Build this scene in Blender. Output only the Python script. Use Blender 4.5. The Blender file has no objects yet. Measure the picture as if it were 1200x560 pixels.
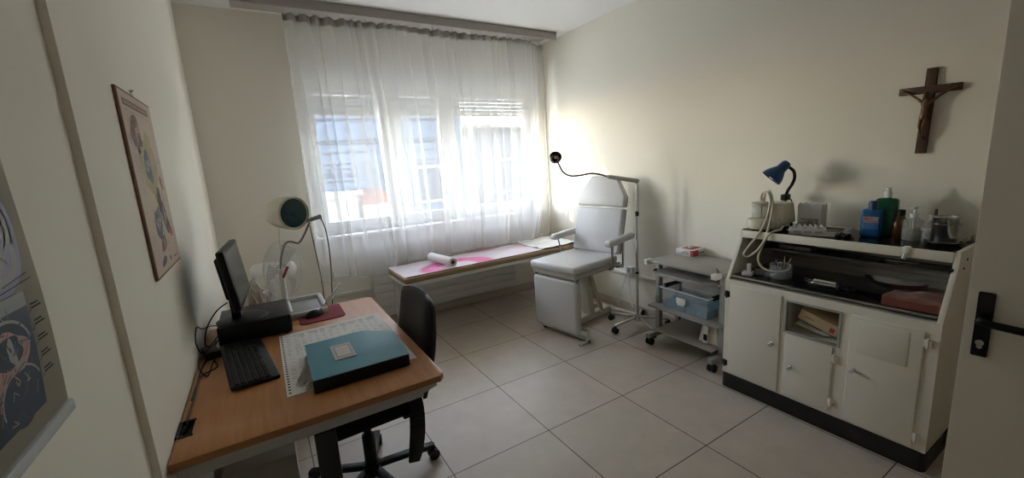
import bpy, bmesh, math, random
from mathutils import Vector, Matrix, Quaternion
random.seed(7)
PI = math.pi
S = bpy.context.scene
COL = S.collection

# ------------------------------------------------------------------ materials
def mat(name, color, rough=0.5, metal=0.0, spec=0.5, bump=0.0, bscale=200.0, vary=0.0, vscale=8.0,
        trans=0.0, ior=1.45, alpha=1.0, coat=0.0, sheen=0.0):
    m = bpy.data.materials.new(name); m.use_nodes = True
    nt = m.node_tree; b = nt.nodes['Principled BSDF']
    c = (color[0], color[1], color[2], 1)
    b.inputs['Base Color'].default_value = c
    b.inputs['Roughness'].default_value = rough
    b.inputs['Metallic'].default_value = metal
    b.inputs['Specular IOR Level'].default_value = spec
    b.inputs['Transmission Weight'].default_value = trans
    b.inputs['IOR'].default_value = ior
    b.inputs['Alpha'].default_value = alpha
    b.inputs['Coat Weight'].default_value = coat
    b.inputs['Sheen Weight'].default_value = sheen
    if bump or vary:
        tc = nt.nodes.new('ShaderNodeTexCoord')
        if bump:
            n = nt.nodes.new('ShaderNodeTexNoise'); n.inputs['Scale'].default_value = bscale
            n.inputs['Detail'].default_value = 4
            nt.links.new(tc.outputs['Object'], n.inputs['Vector'])
            bp = nt.nodes.new('ShaderNodeBump'); bp.inputs['Strength'].default_value = bump
            bp.inputs['Distance'].default_value = 0.002
            nt.links.new(n.outputs['Fac'], bp.inputs['Height'])
            nt.links.new(bp.outputs['Normal'], b.inputs['Normal'])
        if vary:
            n2 = nt.nodes.new('ShaderNodeTexNoise'); n2.inputs['Scale'].default_value = vscale
            n2.inputs['Detail'].default_value = 5
            nt.links.new(tc.outputs['Object'], n2.inputs['Vector'])
            mx = nt.nodes.new('ShaderNodeMix'); mx.data_type = 'RGBA'
            mx.inputs[6].default_value = tuple(min(1, k * (1 - vary)) for k in color) + (1,)
            mx.inputs[7].default_value = tuple(min(1, k * (1 + vary)) for k in color) + (1,)
            nt.links.new(n2.outputs['Fac'], mx.inputs[0])
            nt.links.new(mx.outputs[2], b.inputs['Base Color'])
    return m

def thin_clear(name, color, amount=0.25, rough=0.15):
    """thin transparent plastic / glass: mostly see-through, a little glossy tint"""
    m = bpy.data.materials.new(name); m.use_nodes = True
    nt = m.node_tree; b = nt.nodes['Principled BSDF']
    b.inputs['Base Color'].default_value = (*color, 1); b.inputs['Roughness'].default_value = rough
    b.inputs['Alpha'].default_value = amount
    return m

def wood_mat(name, c1, c2, scale=3.0, axis='X', rough=0.4):
    m = bpy.data.materials.new(name); m.use_nodes = True
    nt = m.node_tree; b = nt.nodes['Principled BSDF']; b.inputs['Roughness'].default_value = rough
    tc = nt.nodes.new('ShaderNodeTexCoord'); mp = nt.nodes.new('ShaderNodeMapping')
    sc = {'X': (scale * 0.6, scale * 9, scale * 9), 'Y': (scale * 9, scale * 0.6, scale * 9), 'Z': (scale * 9, scale * 9, scale * 0.6)}[axis]
    mp.inputs['Scale'].default_value = sc
    nt.links.new(tc.outputs['Object'], mp.inputs['Vector'])
    n = nt.nodes.new('ShaderNodeTexNoise'); n.inputs['Scale'].default_value = 2.0; n.inputs['Detail'].default_value = 8
    n.inputs['Distortion'].default_value = 0.6
    nt.links.new(mp.outputs['Vector'], n.inputs['Vector'])
    cr = nt.nodes.new('ShaderNodeValToRGB')
    cr.color_ramp.elements[0].position = 0.35; cr.color_ramp.elements[0].color = (*c1, 1)
    cr.color_ramp.elements[1].position = 0.7; cr.color_ramp.elements[1].color = (*c2, 1)
    nt.links.new(n.outputs['Fac'], cr.inputs['Fac']); nt.links.new(cr.outputs['Color'], b.inputs['Base Color'])
    return m

def tile_mat():
    m = bpy.data.materials.new('floor_tile'); m.use_nodes = True
    nt = m.node_tree; b = nt.nodes['Principled BSDF']
    tc = nt.nodes.new('ShaderNodeTexCoord')
    mp = nt.nodes.new('ShaderNodeMapping'); mp.inputs['Location'].default_value = (-1.238 + 6.0, -1.7905 + 6.0, 0)
    nt.links.new(tc.outputs['Object'], mp.inputs['Vector'])
    br = nt.nodes.new('ShaderNodeTexBrick'); br.offset = 0.0; br.squash = 1.0
    br.inputs['Scale'].default_value = 1.0
    br.inputs['Brick Width'].default_value = 0.6; br.inputs['Row Height'].default_value = 0.6
    br.inputs['Mortar Size'].default_value = 0.0028; br.inputs['Mortar Smooth'].default_value = 0.0
    br.inputs['Color1'].default_value = (0.55, 0.485, 0.42, 1); br.inputs['Color2'].default_value = (0.525, 0.465, 0.40, 1)
    br.inputs['Mortar'].default_value = (0.07, 0.058, 0.05, 1)
    nt.links.new(mp.outputs['Vector'], br.inputs['Vector'])
    n = nt.nodes.new('ShaderNodeTexNoise'); n.inputs['Scale'].default_value = 6; n.inputs['Detail'].default_value = 10
    n.inputs['Roughness'].default_value = 0.7
    nt.links.new(tc.outputs['Object'], n.inputs['Vector'])
    mp2 = nt.nodes.new('ShaderNodeMapRange'); mp2.inputs['To Min'].default_value = 0.78; mp2.inputs['To Max'].default_value = 1.2
    nt.links.new(n.outputs['Fac'], mp2.inputs['Value'])
    mx = nt.nodes.new('ShaderNodeMix'); mx.data_type = 'RGBA'; mx.blend_type = 'MULTIPLY'; mx.inputs[0].default_value = 1.0
    nt.links.new(br.outputs['Color'], mx.inputs[6]); nt.links.new(mp2.outputs['Result'], mx.inputs[7])
    nt.links.new(mx.outputs[2], b.inputs['Base Color'])
    n3 = nt.nodes.new('ShaderNodeTexNoise'); n3.inputs['Scale'].default_value = 30; n3.inputs['Detail'].default_value = 6
    nt.links.new(tc.outputs['Object'], n3.inputs['Vector'])
    bp = nt.nodes.new('ShaderNodeBump'); bp.inputs['Strength'].default_value = 0.12; bp.inputs['Distance'].default_value = 0.004
    nt.links.new(n3.outputs['Fac'], bp.inputs['Height']); nt.links.new(bp.outputs['Normal'], b.inputs['Normal'])
    b.inputs['Roughness'].default_value = 0.42; b.inputs['Specular IOR Level'].default_value = 0.4
    return m

def curtain_mat():
    m = bpy.data.materials.new('sheer_voile'); m.use_nodes = True
    nt = m.node_tree; nt.nodes.clear()
    out = nt.nodes.new('ShaderNodeOutputMaterial')
    tr = nt.nodes.new('ShaderNodeBsdfTransparent'); tr.inputs['Color'].default_value = (1, 1, 1, 1)
    tl = nt.nodes.new('ShaderNodeBsdfTranslucent'); tl.inputs['Color'].default_value = (0.68, 0.68, 0.67, 1)
    df = nt.nodes.new('ShaderNodeBsdfDiffuse'); df.inputs['Color'].default_value = (0.80, 0.79, 0.775, 1)
    a = nt.nodes.new('ShaderNodeMixShader'); a.inputs[0].default_value = 0.5
    nt.links.new(tl.outputs[0], a.inputs[1]); nt.links.new(df.outputs[0], a.inputs[2])
    b = nt.nodes.new('ShaderNodeMixShader'); b.inputs[0].default_value = SHEER
    nt.links.new(tr.outputs[0], b.inputs[1]); nt.links.new(a.outputs[0], b.inputs[2])
    nt.links.new(b.outputs[0], out.inputs[0])
    return m
SHEER = 0.43

def pink_mat():
    """white plastic sheet printed with broad pink swirls"""
    m = bpy.data.materials.new('pink_print'); m.use_nodes = True
    nt = m.node_tree; b = nt.nodes['Principled BSDF']; b.inputs['Roughness'].default_value = 0.4
    tc = nt.nodes.new('ShaderNodeTexCoord')
    def ring(cx, cy, sx, sy, pos):
        mp = nt.nodes.new('ShaderNodeMapping'); mp.vector_type = 'TEXTURE'
        mp.inputs['Location'].default_value = (cx, cy, 0); mp.inputs['Scale'].default_value = (sx, sy, 1)
        nt.links.new(tc.outputs['Object'], mp.inputs['Vector'])
        ln = nt.nodes.new('ShaderNodeVectorMath'); ln.operation = 'LENGTH'
        nt.links.new(mp.outputs['Vector'], ln.inputs[0])
        cr = nt.nodes.new('ShaderNodeValToRGB'); e = cr.color_ramp.elements
        e[0].position = pos[0]; e[0].color = (0, 0, 0, 1)
        e[1].position = pos[3]; e[1].color = (0, 0, 0, 1)
        for p in pos[1:3]:
            k = e.new(p); k.color = (1, 1, 1, 1)
        nt.links.new(ln.outputs['Value'], cr.inputs['Fac'])
        return cr.outputs['Color']
    r1 = ring(0.55, 0.10, 0.50, 0.36, (0.70, 0.76, 0.93, 1.0))
    r2 = ring(1.0, 0.62, 0.75, 0.40, (0.40, 0.5, 0.72, 0.82))
    r3 = ring(1.6, 0.36, 0.6, 0.22, (0.3, 0.4, 0.6, 0.9))
    mxa = nt.nodes.new('ShaderNodeMix'); mxa.data_type = 'RGBA'; mxa.blend_type = 'LIGHTEN'; mxa.inputs[0].default_value = 1
    nt.links.new(r1, mxa.inputs[6]); nt.links.new(r2, mxa.inputs[7])
    mxb = nt.nodes.new('ShaderNodeMix'); mxb.data_type = 'RGBA'; mxb.blend_type = 'LIGHTEN'; mxb.inputs[0].default_value = 0.5
    nt.links.new(mxa.outputs[2], mxb.inputs[6]); nt.links.new(r3, mxb.inputs[7])
    mxc = nt.nodes.new('ShaderNodeMix'); mxc.data_type = 'RGBA'
    mxc.inputs[6].default_value = (0.74, 0.66, 0.70, 1); mxc.inputs[7].default_value = (0.66, 0.15, 0.34, 1)
    nt.links.new(mxb.outputs[2], mxc.inputs[0]); nt.links.new(mxc.outputs[2], b.inputs['Base Color'])
    return m

M = {}
M['wall'] = mat('wall_plaster', (0.80, 0.765, 0.675), 0.85, bump=0.25, bscale=120, vary=0.02, vscale=2)
M['wall_entry'] = mat('entry_wall_paint', (0.64, 0.60, 0.52), 0.85)
M['ceil'] = mat('ceiling_paint', (0.78, 0.775, 0.76), 0.9, bump=0.1, bscale=80)
M['floor'] = tile_mat()
M['base'] = mat('skirting', (0.50, 0.45, 0.38), 0.5)
M['duct'] = mat('duct_cream', (0.76, 0.74, 0.68), 0.45)
M['pvc'] = mat('window_pvc', (0.85, 0.85, 0.84), 0.3)
M['glass'] = thin_clear('window_glass', (0.9, 0.95, 1.0), 0.06, 0.03)
M['shutter'] = mat('shutter_slat', (0.36, 0.345, 0.32), 0.5)
M['sheer'] = curtain_mat()
M['tape'] = mat('header_tape', (0.42, 0.39, 0.36), 0.9)
M['pelmet'] = mat('pelmet_taupe', (0.33, 0.30, 0.28), 0.5)
M['beech'] = wood_mat('beech', (0.43, 0.185, 0.062), (0.52, 0.245, 0.09), 2.4, 'Y', 0.36)
M['beech_edge'] = wood_mat('beech_edge', (0.30, 0.125, 0.045), (0.37, 0.165, 0.06), 3, 'X', 0.45)
M['grey_metal'] = mat('grey_powder', (0.42, 0.41, 0.40), 0.4, 0.2)
M['arm_grey'] = mat('arm_grey', (0.5, 0.49, 0.46), 0.4, 0.1)
M['dark_metal'] = mat('dark_powder', (0.018, 0.018, 0.019), 0.45)
M['black'] = mat('black_plastic', (0.009, 0.009, 0.010), 0.42, spec=0.3)
M['black_matt'] = mat('black_matt', (0.007, 0.007, 0.0075), 0.8, spec=0.2, bump=0.2, bscale=400)
M['leather'] = mat('black_leather', (0.015, 0.014, 0.014), 0.45, spec=0.35, bump=0.5, bscale=60)
M['key'] = mat('black_key', (0.013, 0.013, 0.014), 0.5, spec=0.3)
M['screen'] = mat('screen_off', (0.02, 0.023, 0.03), 0.2, spec=0.5)
M['teal'] = mat('teal_card', (0.045, 0.235, 0.30), 0.5, vary=0.12, vscale=6)
M['red_pad'] = mat('red_pad', (0.23, 0.022, 0.035), 0.8, bump=0.2, bscale=500)
M['paper'] = mat('paper_white', (0.78, 0.77, 0.75), 0.8)
M['paper2'] = mat('paper_offwhite', (0.62, 0.59, 0.54), 0.85)
M['ink'] = mat('ink_black', (0.05, 0.05, 0.055), 0.8)
M['ink_grey'] = mat('ink_grey', (0.34, 0.34, 0.35), 0.8)
M['silver_print'] = mat('silver_print', (0.45, 0.45, 0.44), 0.45)
M['cream'] = mat('cream_enamel', (0.80, 0.755, 0.665), 0.32, vary=0.025, vscale=3)
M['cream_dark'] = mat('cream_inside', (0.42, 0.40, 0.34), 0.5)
M['cream_plastic'] = mat('cream_plastic', (0.66, 0.62, 0.50), 0.4)
M['plinth'] = mat('plinth_black', (0.012, 0.012, 0.012), 0.4)
M['blackglass'] = mat('black_glass', (0.012, 0.013, 0.014), 0.06, spec=0.7)
M['chrome'] = mat('chrome', (0.72, 0.72, 0.72), 0.16, 1.0)
M['steel'] = mat('steel', (0.42, 0.41, 0.40), 0.2, 1.0)
M['steel_dull'] = mat('steel_dull', (0.24, 0.235, 0.23), 0.3, 1.0)
M['brown_chrome'] = mat('bronzed_chrome', (0.16, 0.11, 0.09), 0.16, 1.0)
M['white_vinyl'] = mat('white_vinyl', (0.60, 0.595, 0.60), 0.38, bump=0.15, bscale=300, coat=0.1)
M['white_vinyl2'] = mat('vinyl_side', (0.46, 0.44, 0.41), 0.45)
M['white_paint'] = mat('white_paint', (0.74, 0.73, 0.70), 0.4)
M['ivory_frame'] = mat('ivory_frame', (0.60, 0.56, 0.46), 0.4)
M['rubber'] = mat('rubber_black', (0.02, 0.02, 0.02), 0.6)
M['white_plastic'] = mat('white_plastic', (0.72, 0.72, 0.71), 0.35)
M['grey_plastic'] = mat('grey_plastic', (0.35, 0.35, 0.36), 0.4)
M['tan_vinyl'] = mat('tan_vinyl', (0.33, 0.225, 0.12), 0.5)
M['pink'] = pink_mat()
M['trolley'] = mat('trolley_shelf', (0.33, 0.315, 0.285), 0.4)
M['trolley_frame'] = mat('trolley_frame', (0.42, 0.41, 0.385), 0.4, 0.3)
M['clear'] = thin_clear('clear_plastic', (0.70, 0.76, 0.78), 0.20, 0.2)
M['clear_rim'] = thin_clear('clear_rim', (0.70, 0.74, 0.76), 0.6, 0.25)
M['bluecontents'] = mat('blue_packs', (0.015, 0.19, 0.34), 0.5, vary=0.25, vscale=20)
M['bottle_glass'] = thin_clear('bottle_glass', (0.62, 0.64, 0.60), 0.30, 0.05)
M['liquid'] = thin_clear('clear_liquid', (0.50, 0.50, 0.44), 0.42, 0.05)
M['blue_bottle'] = mat('blue_bottle', (0.014, 0.105, 0.27), 0.2)
M['blue_cap'] = mat('blue_cap', (0.012, 0.04, 0.13), 0.35)
M['green_bottle'] = mat('green_bottle', (0.012, 0.105, 0.05), 0.22)
M['amber'] = mat('amber_glass', (0.055, 0.022, 0.008), 0.12)
M['label_red'] = mat('label_red', (0.42, 0.10, 0.12), 0.6)
M['label_blue'] = mat('label_blue', (0.06, 0.16, 0.42), 0.6)
M['orange_rubber'] = mat('red_rubber', (0.30, 0.065, 0.035), 0.55)
M['towel'] = mat('rust_towel', (0.22, 0.065, 0.04), 0.95, bump=1.0, bscale=220, sheen=0.3)
M['lamp_blue'] = mat('lamp_blue', (0.02, 0.07, 0.18), 0.35)
M['tube'] = mat('tube_latex', (0.66, 0.62, 0.50), 0.4)
M['walnut'] = wood_mat('cross_wood', (0.06, 0.030, 0.014), (0.095, 0.05, 0.024), 5, 'Z', 0.5)
M['bronze'] = mat('bronze', (0.16, 0.095, 0.05), 0.38, 0.75)
M['door'] = mat('door_paint', (0.74, 0.69, 0.61), 0.55, bump=0.25, bscale=250)
M['teal_glass'] = mat('teal_glass', (0.009, 0.050, 0.056), 0.12, spec=0.4)
M['poster_tan'] = mat('poster_tan', (0.52, 0.405, 0.295), 0.55)
M['poster_cream'] = mat('poster_cream', (0.50, 0.46, 0.37), 0.6)
M['p_brown'] = mat('print_brown', (0.22, 0.11, 0.06), 0.6)
M['p_ochre'] = mat('print_ochre', (0.40, 0.33, 0.14), 0.6, vary=0.3, vscale=30)
M['p_skin'] = mat('print_skin', (0.50, 0.30, 0.20), 0.6, vary=0.2, vscale=30)
M['p_slate'] = mat('print_slate', (0.10, 0.13, 0.17), 0.6, vary=0.3, vscale=40)
M['p_red'] = mat('print_red', (0.36, 0.10, 0.08), 0.6)
M['p_yellow'] = mat('print_yellow', (0.55, 0.45, 0.10), 0.6)
M['p_navy'] = mat('print_navy', (0.035, 0.055, 0.085), 0.6)
M['p_grey'] = mat('print_grey', (0.30, 0.32, 0.31), 0.6)
M['p_lilac'] = mat('print_lilac', (0.30, 0.31, 0.42), 0.6)
M['p_pale'] = mat('print_pale', (0.36, 0.345, 0.33), 0.6)
M['p_pink'] = mat('print_pink', (0.46, 0.27, 0.23), 0.6)
M['kraft'] = mat('kraft_card', (0.52, 0.40, 0.24), 0.75)
M['carton'] = mat('carton_grey', (0.45, 0.43, 0.39), 0.8)
M['box_red'] = mat('box_red', (0.40, 0.05, 0.07), 0.5)
M['bag'] = thin_clear('bag_film', (0.62, 0.58, 0.55), 0.55, 0.2)
M['fan_blade'] = thin_clear('fan_blade', (0.45, 0.47, 0.48), 0.25, 0.3)
M['wire_cage'] = mat('cage_wire', (0.62, 0.62, 0.62), 0.35)
M['wrap'] = mat('wrap_white', (0.62, 0.62, 0.61), 0.3)
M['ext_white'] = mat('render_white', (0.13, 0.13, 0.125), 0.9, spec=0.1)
M['ext_bounce_block'] = mat('ext_bounce_block', (0.62, 0.60, 0.57), 0.9)  # pale tone of the added out-of-view block, throws light back at the window
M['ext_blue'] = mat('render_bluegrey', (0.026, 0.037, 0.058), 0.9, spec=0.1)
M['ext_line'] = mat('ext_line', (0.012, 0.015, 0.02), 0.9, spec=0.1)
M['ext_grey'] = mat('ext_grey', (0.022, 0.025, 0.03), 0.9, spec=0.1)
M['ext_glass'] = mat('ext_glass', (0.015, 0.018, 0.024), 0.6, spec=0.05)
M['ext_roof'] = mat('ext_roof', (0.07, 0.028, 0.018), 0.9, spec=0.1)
M['ext_ground'] = mat('ext_ground', (0.72, 0.70, 0.66), 0.9)
M['ext_green'] = mat('ext_green', (0.04, 0.07, 0.025), 0.9)

# ------------------------------------------------------------------ mesh builder
class MB:
    def __init__(self):
        self.v = []; self.f = []; self.mi = []; self.M = Matrix.Identity(4); self.cur = 0
    def addv(self, p):
        self.v.append(tuple(self.M @ Vector(p))); return len(self.v) - 1
    def face(self, idx):
        self.f.append(tuple(idx)); self.mi.append(self.cur)
    def poly(self, pts):
        self.face([self.addv(p) for p in pts])
    def from_bm(self, bm):
        bm.verts.index_update(); off = len(self.v)
        for v in bm.verts: self.addv(v.co)
        for f in bm.faces: self.face([off + v.index for v in f.verts])
        bm.free()
    def box(self, x0, x1, y0, y1, z0, z1, bev=0.0, seg=2):
        bm = bmesh.new(); bmesh.ops.create_cube(bm, size=1.0)
        for v in bm.verts:
            v.co = Vector(((x0 + x1) / 2 + v.co.x * (x1 - x0), (y0 + y1) / 2 + v.co.y * (y1 - y0), (z0 + z1) / 2 + v.co.z * (z1 - z0)))
        if bev > 0:
            bev = min(bev, 0.49 * min(abs(x1 - x0), abs(y1 - y0), abs(z1 - z0)))
            bmesh.ops.bevel(bm, geom=bm.edges[:], offset=bev, segments=seg, profile=0.5, affect='EDGES')
        self.from_bm(bm)
    def obox(self, p0, p1, w, h, bev=0.0, up=(0, 0, 1)):
        """bar of section w x h from p0 to p1"""
        p0 = Vector(p0); p1 = Vector(p1); d = p1 - p0; L = d.length; d.normalize()
        up = Vector(up)
        if abs(d.dot(up)) > 0.99: up = Vector((1, 0, 0))
        s = d.cross(up).normalized(); u = s.cross(d).normalized()
        R = Matrix((d, s, u)).transposed().to_4x4(); R.translation = p0
        old = self.M; self.M = old @ R
        self.box(0, L, -w / 2, w / 2, -h / 2, h / 2, bev); self.M = old
    def cyl(self, p0, p1, r0, r1=None, seg=20, caps=True):
        r1 = r0 if r1 is None else r1
        p0 = Vector(p0); p1 = Vector(p1); d = (p1 - p0).normalized()
        a = d.orthogonal().normalized(); b = d.cross(a)
        A = []; B = []
        for i in range(seg):
            t = 2 * PI * i / seg; o = a * math.cos(t) + b * math.sin(t)
            A.append(self.addv(p0 + o * r0)); B.append(self.addv(p1 + o * r1))
        for i in range(seg):
            j = (i + 1) % seg; self.face((A[i], A[j], B[j], B[i]))
        if caps:
            self.face(A[::-1]); self.face(B)
    def tube(self, pts, r, seg=8, smooth=0, close=False):
        pts = [Vector(p) for p in pts]
        if smooth: pts = spline(pts, smooth)
        rs = r if isinstance(r, (list, tuple)) else [r] * len(pts)
        if len(rs) != len(pts):
            n = len(pts); rs = [rs[0] + (rs[-1] - rs[0]) * i / (n - 1) for i in range(n)]
        rings = []; a = None; n = len(pts)
        for i, p in enumerate(pts):
            if i == 0: d = pts[1] - pts[0]
            elif i == n - 1: d = pts[-1] - pts[-2]
            else: d = pts[i + 1] - pts[i - 1]
            d.normalize()
            if a is None: a = d.orthogonal().normalized()
            else:
                a = a - d * a.dot(d)
                a = a.normalized() if a.length > 1e-6 else d.orthogonal().normalized()
            b = d.cross(a)
            rings.append([self.addv(p + (a * math.cos(2 * PI * k / seg) + b * math.sin(2 * PI * k / seg)) * rs[i]) for k in range(seg)])
        for i in range(n - 1):
            for k in range(seg):
                j = (k + 1) % seg; self.face((rings[i][k], rings[i][j], rings[i + 1][j], rings[i + 1][k]))
        if close:
            for k in range(seg):
                j = (k + 1) % seg; self.face((rings[-1][k], rings[-1][j], rings[0][j], rings[0][k]))
        else:
            self.face(rings[0][::-1]); self.face(rings[-1])
    def lathe(self, prof, origin=(0, 0, 0), axis=(0, 0, 1), seg=32, capa=True, capb=True):
        d = Vector(axis).normalized(); a = d.orthogonal().normalized(); b = d.cross(a); o = Vector(origin)
        rings = []
        for r, z in prof:
            rings.append([self.addv(o + d * z + (a * math.cos(2 * PI * k / seg) + b * math.sin(2 * PI * k / seg)) * max(r, 1e-5)) for k in range(seg)])
        for i in range(len(prof) - 1):
            for k in range(seg):
                j = (k + 1) % seg; self.face((rings[i][k], rings[i][j], rings[i + 1][j], rings[i + 1][k]))
        if capa: self.face(rings[0][::-1])
        if capb: self.face(rings[-1])
    def ell(self, c, r, seg=20, rings=12):
        c = Vector(c); prof = []
        bm = bmesh.new(); bmesh.ops.create_uvsphere(bm, u_segments=seg, v_segments=rings, radius=1)
        for v in bm.verts: v.co = Vector((c.x + v.co.x * r[0], c.y + v.co.y * r[1], c.z + v.co.z * r[2]))
        self.from_bm(bm)
    def prism(self, pts, h, bev=0.0):
        """polygon (list of xy) extruded from z 0 to h in the current frame"""
        bm = bmesh.new(); vs = [bm.verts.new((x, y, 0)) for x, y in pts]
        f = bm.faces.new(vs); r = bmesh.ops.extrude_face_region(bm, geom=[f])
        bmesh.ops.translate(bm, vec=(0, 0, h), verts=[e for e in r['geom'] if isinstance(e, bmesh.types.BMVert)])
        bmesh.ops.recalc_face_normals(bm, faces=bm.faces[:])
        if bev: bmesh.ops.bevel(bm, geom=bm.edges[:], offset=bev, segments=2, profile=0.5, affect='EDGES')
        self.from_bm(bm)
    def build(self, name, mats, parent=None, loc=(0, 0, 0), rz=0.0, angle=38, recalc=True):
        me = bpy.data.meshes.new(name); me.from_pydata(self.v, [], self.f)
        mats = mats if isinstance(mats, (list, tuple)) else [mats]
        for m in mats: me.materials.append(M[m] if isinstance(m, str) else m)
        me.polygons.foreach_set('material_index', self.mi); me.update()
        if recalc:
            bm = bmesh.new(); bm.from_mesh(me); bmesh.ops.recalc_face_normals(bm, faces=bm.faces[:]); bm.to_mesh(me); bm.free()
        me.polygons.foreach_set('use_smooth', [True] * len(me.polygons))
        me.set_sharp_from_angle(angle=math.radians(angle))
        o = bpy.data.objects.new(name, me); COL.objects.link(o)
        o.location = loc; o.rotation_euler = (0, 0, rz)
        if parent: o.parent = parent
        return o

def spline(P, n):
    out = []
    Q = [P[0] * 2 - P[1]] + list(P) + [P[-1] * 2 - P[-2]]
    for i in range(1, len(Q) - 2):
        a, b, c, d = Q[i - 1], Q[i], Q[i + 1], Q[i + 2]
        for k in range(n):
            t = k / n
            out.append(0.5 * ((2 * b) + (c - a) * t + (2 * a - 5 * b + 4 * c - d) * t * t + (3 * b - a - 3 * c + d) * t ** 3))
    out.append(P[-1].copy())
    return out

def tag(o, label, cat, group=None, kind=None):
    o['label'] = label
    if cat: o['category'] = cat
    if group: o['group'] = group
    if kind: o['kind'] = kind
    return o
def thing(name, label, cat, loc=(0, 0, 0), rz=0.0, group=None):
    o = bpy.data.objects.new(name, None); COL.objects.link(o); o.location = loc; o.rotation_euler = (0, 0, rz)
    o.empty_display_size = 0.1
    return tag(o, label, cat, group)
def struct(o, label=None, cat=None):
    o['kind'] = 'structure'
    if label: o['label'] = label
    if cat: o['category'] = cat
    return o
def box(name, x0, x1, y0, y1, z0, z1, m, parent=None, bev=0.0, **k):
    b = MB(); b.box(x0, x1, y0, y1, z0, z1, bev); return b.build(name, m, parent, **k)
def frame_mat(right, up, origin):
    """matrix whose x = right, y = up, z = normal"""
    r = Vector(right).normalized(); u = Vector(up).normalized(); n = r.cross(u)
    m = Matrix((r, u, n)).transposed().to_4x4(); m.translation = Vector(origin); return m

# ------------------------------------------------------------------ room shell
WL, WLn, WR, WY, CZ, Y0 = -0.35, -0.368, 3.03, 4.12, 2.86, -0.66
OX0, OX1, OZ0, OZ1 = 0.42, 2.87, 0.98, 2.36
def shell():
    struct(box('floor', -0.6, 3.3, Y0 - 1.6, WY + 0.3, -0.1, 0.0, 'floor'), 'beige stone-look tiled floor with thin dark joints', 'floor')
    struct(box('ceiling', -0.6, 3.3, Y0 - 1.6, WY + 0.3, CZ, CZ + 0.1, 'ceil'), 'plain white ceiling', 'ceiling')
    b = MB(); b.box(-0.6, WL, 1.42, WY + 0.3, 0, CZ); b.box(-0.6, WLn, Y0 - 1.6, 1.42, 0, CZ)
    struct(b.build('wall_left', 'wall'), 'white plaster wall with a shallow step beside the desk', 'wall')
    struct(box('wall_right', WR, 3.3, Y0 - 1.6, WY + 0.3, 0, CZ, 'wall'), 'long white plaster wall behind the enamel cabinet', 'wall')
    b = MB()
    y0, y1 = WY, WY + 0.3
    b.box(WL, OX0, y0, y1, 0, CZ); b.box(OX1, WR, y0, y1, 0, CZ)
    b.box(OX0, OX1, y0, y1, 0, OZ0); b.box(OX0, OX1, y0, y1, OZ1, CZ)
    struct(b.build('wall_back', 'wall'), 'white plaster wall around the curtained window', 'wall')
    b = MB()   # entrance wall with a doorway, the camera stands just inside
    b.box(WLn, 0.70, Y0 - 0.12, Y0, 0, CZ); b.box(1.655, WR, Y0 - 0.12, Y0, 0, CZ); b.box(0.70, 1.655, Y0 - 0.12, Y0, 2.07, CZ)
    b.box(WLn, WR, Y0 - 1.6, Y0 - 1.5, 0, CZ)
    struct(b.build('wall_front', 'wall_entry'), 'cream painted wall with the entrance doorway', 'wall')
    # skirting
    struct(box('baseboard_right', WR - 0.014, WR, Y0, WY - 0.014, 0, 0.085, 'base', bev=0.003), 'beige tiled skirting along the cabinet wall', 'baseboard')
    struct(box('baseboard_back', WL, WR - 0.014, WY - 0.014, WY, 0, 0.085, 'base', bev=0.003), 'beige tiled skirting under the window', 'baseboard')
    struct(box('baseboard_left', WL, WL + 0.012, 1.5, WY - 0.014, 0, 0.085, 'base', bev=0.003), 'beige tiled skirting beside the desk', 'baseboard')
    # cable duct strips
    struct(box('trim_1', WR - 0.02, WR, 0.3, WY, 0.372, 0.398, 'duct', bev=0.004), 'thin cream cable duct along the wall behind the trolley', 'cable duct')
    struct(box('trim_2', WL, 0.80, WY - 0.02, WY, 0.395, 0.425, 'duct', bev=0.004), 'thin cream cable duct under the window', 'cable duct')
shell()

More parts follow.
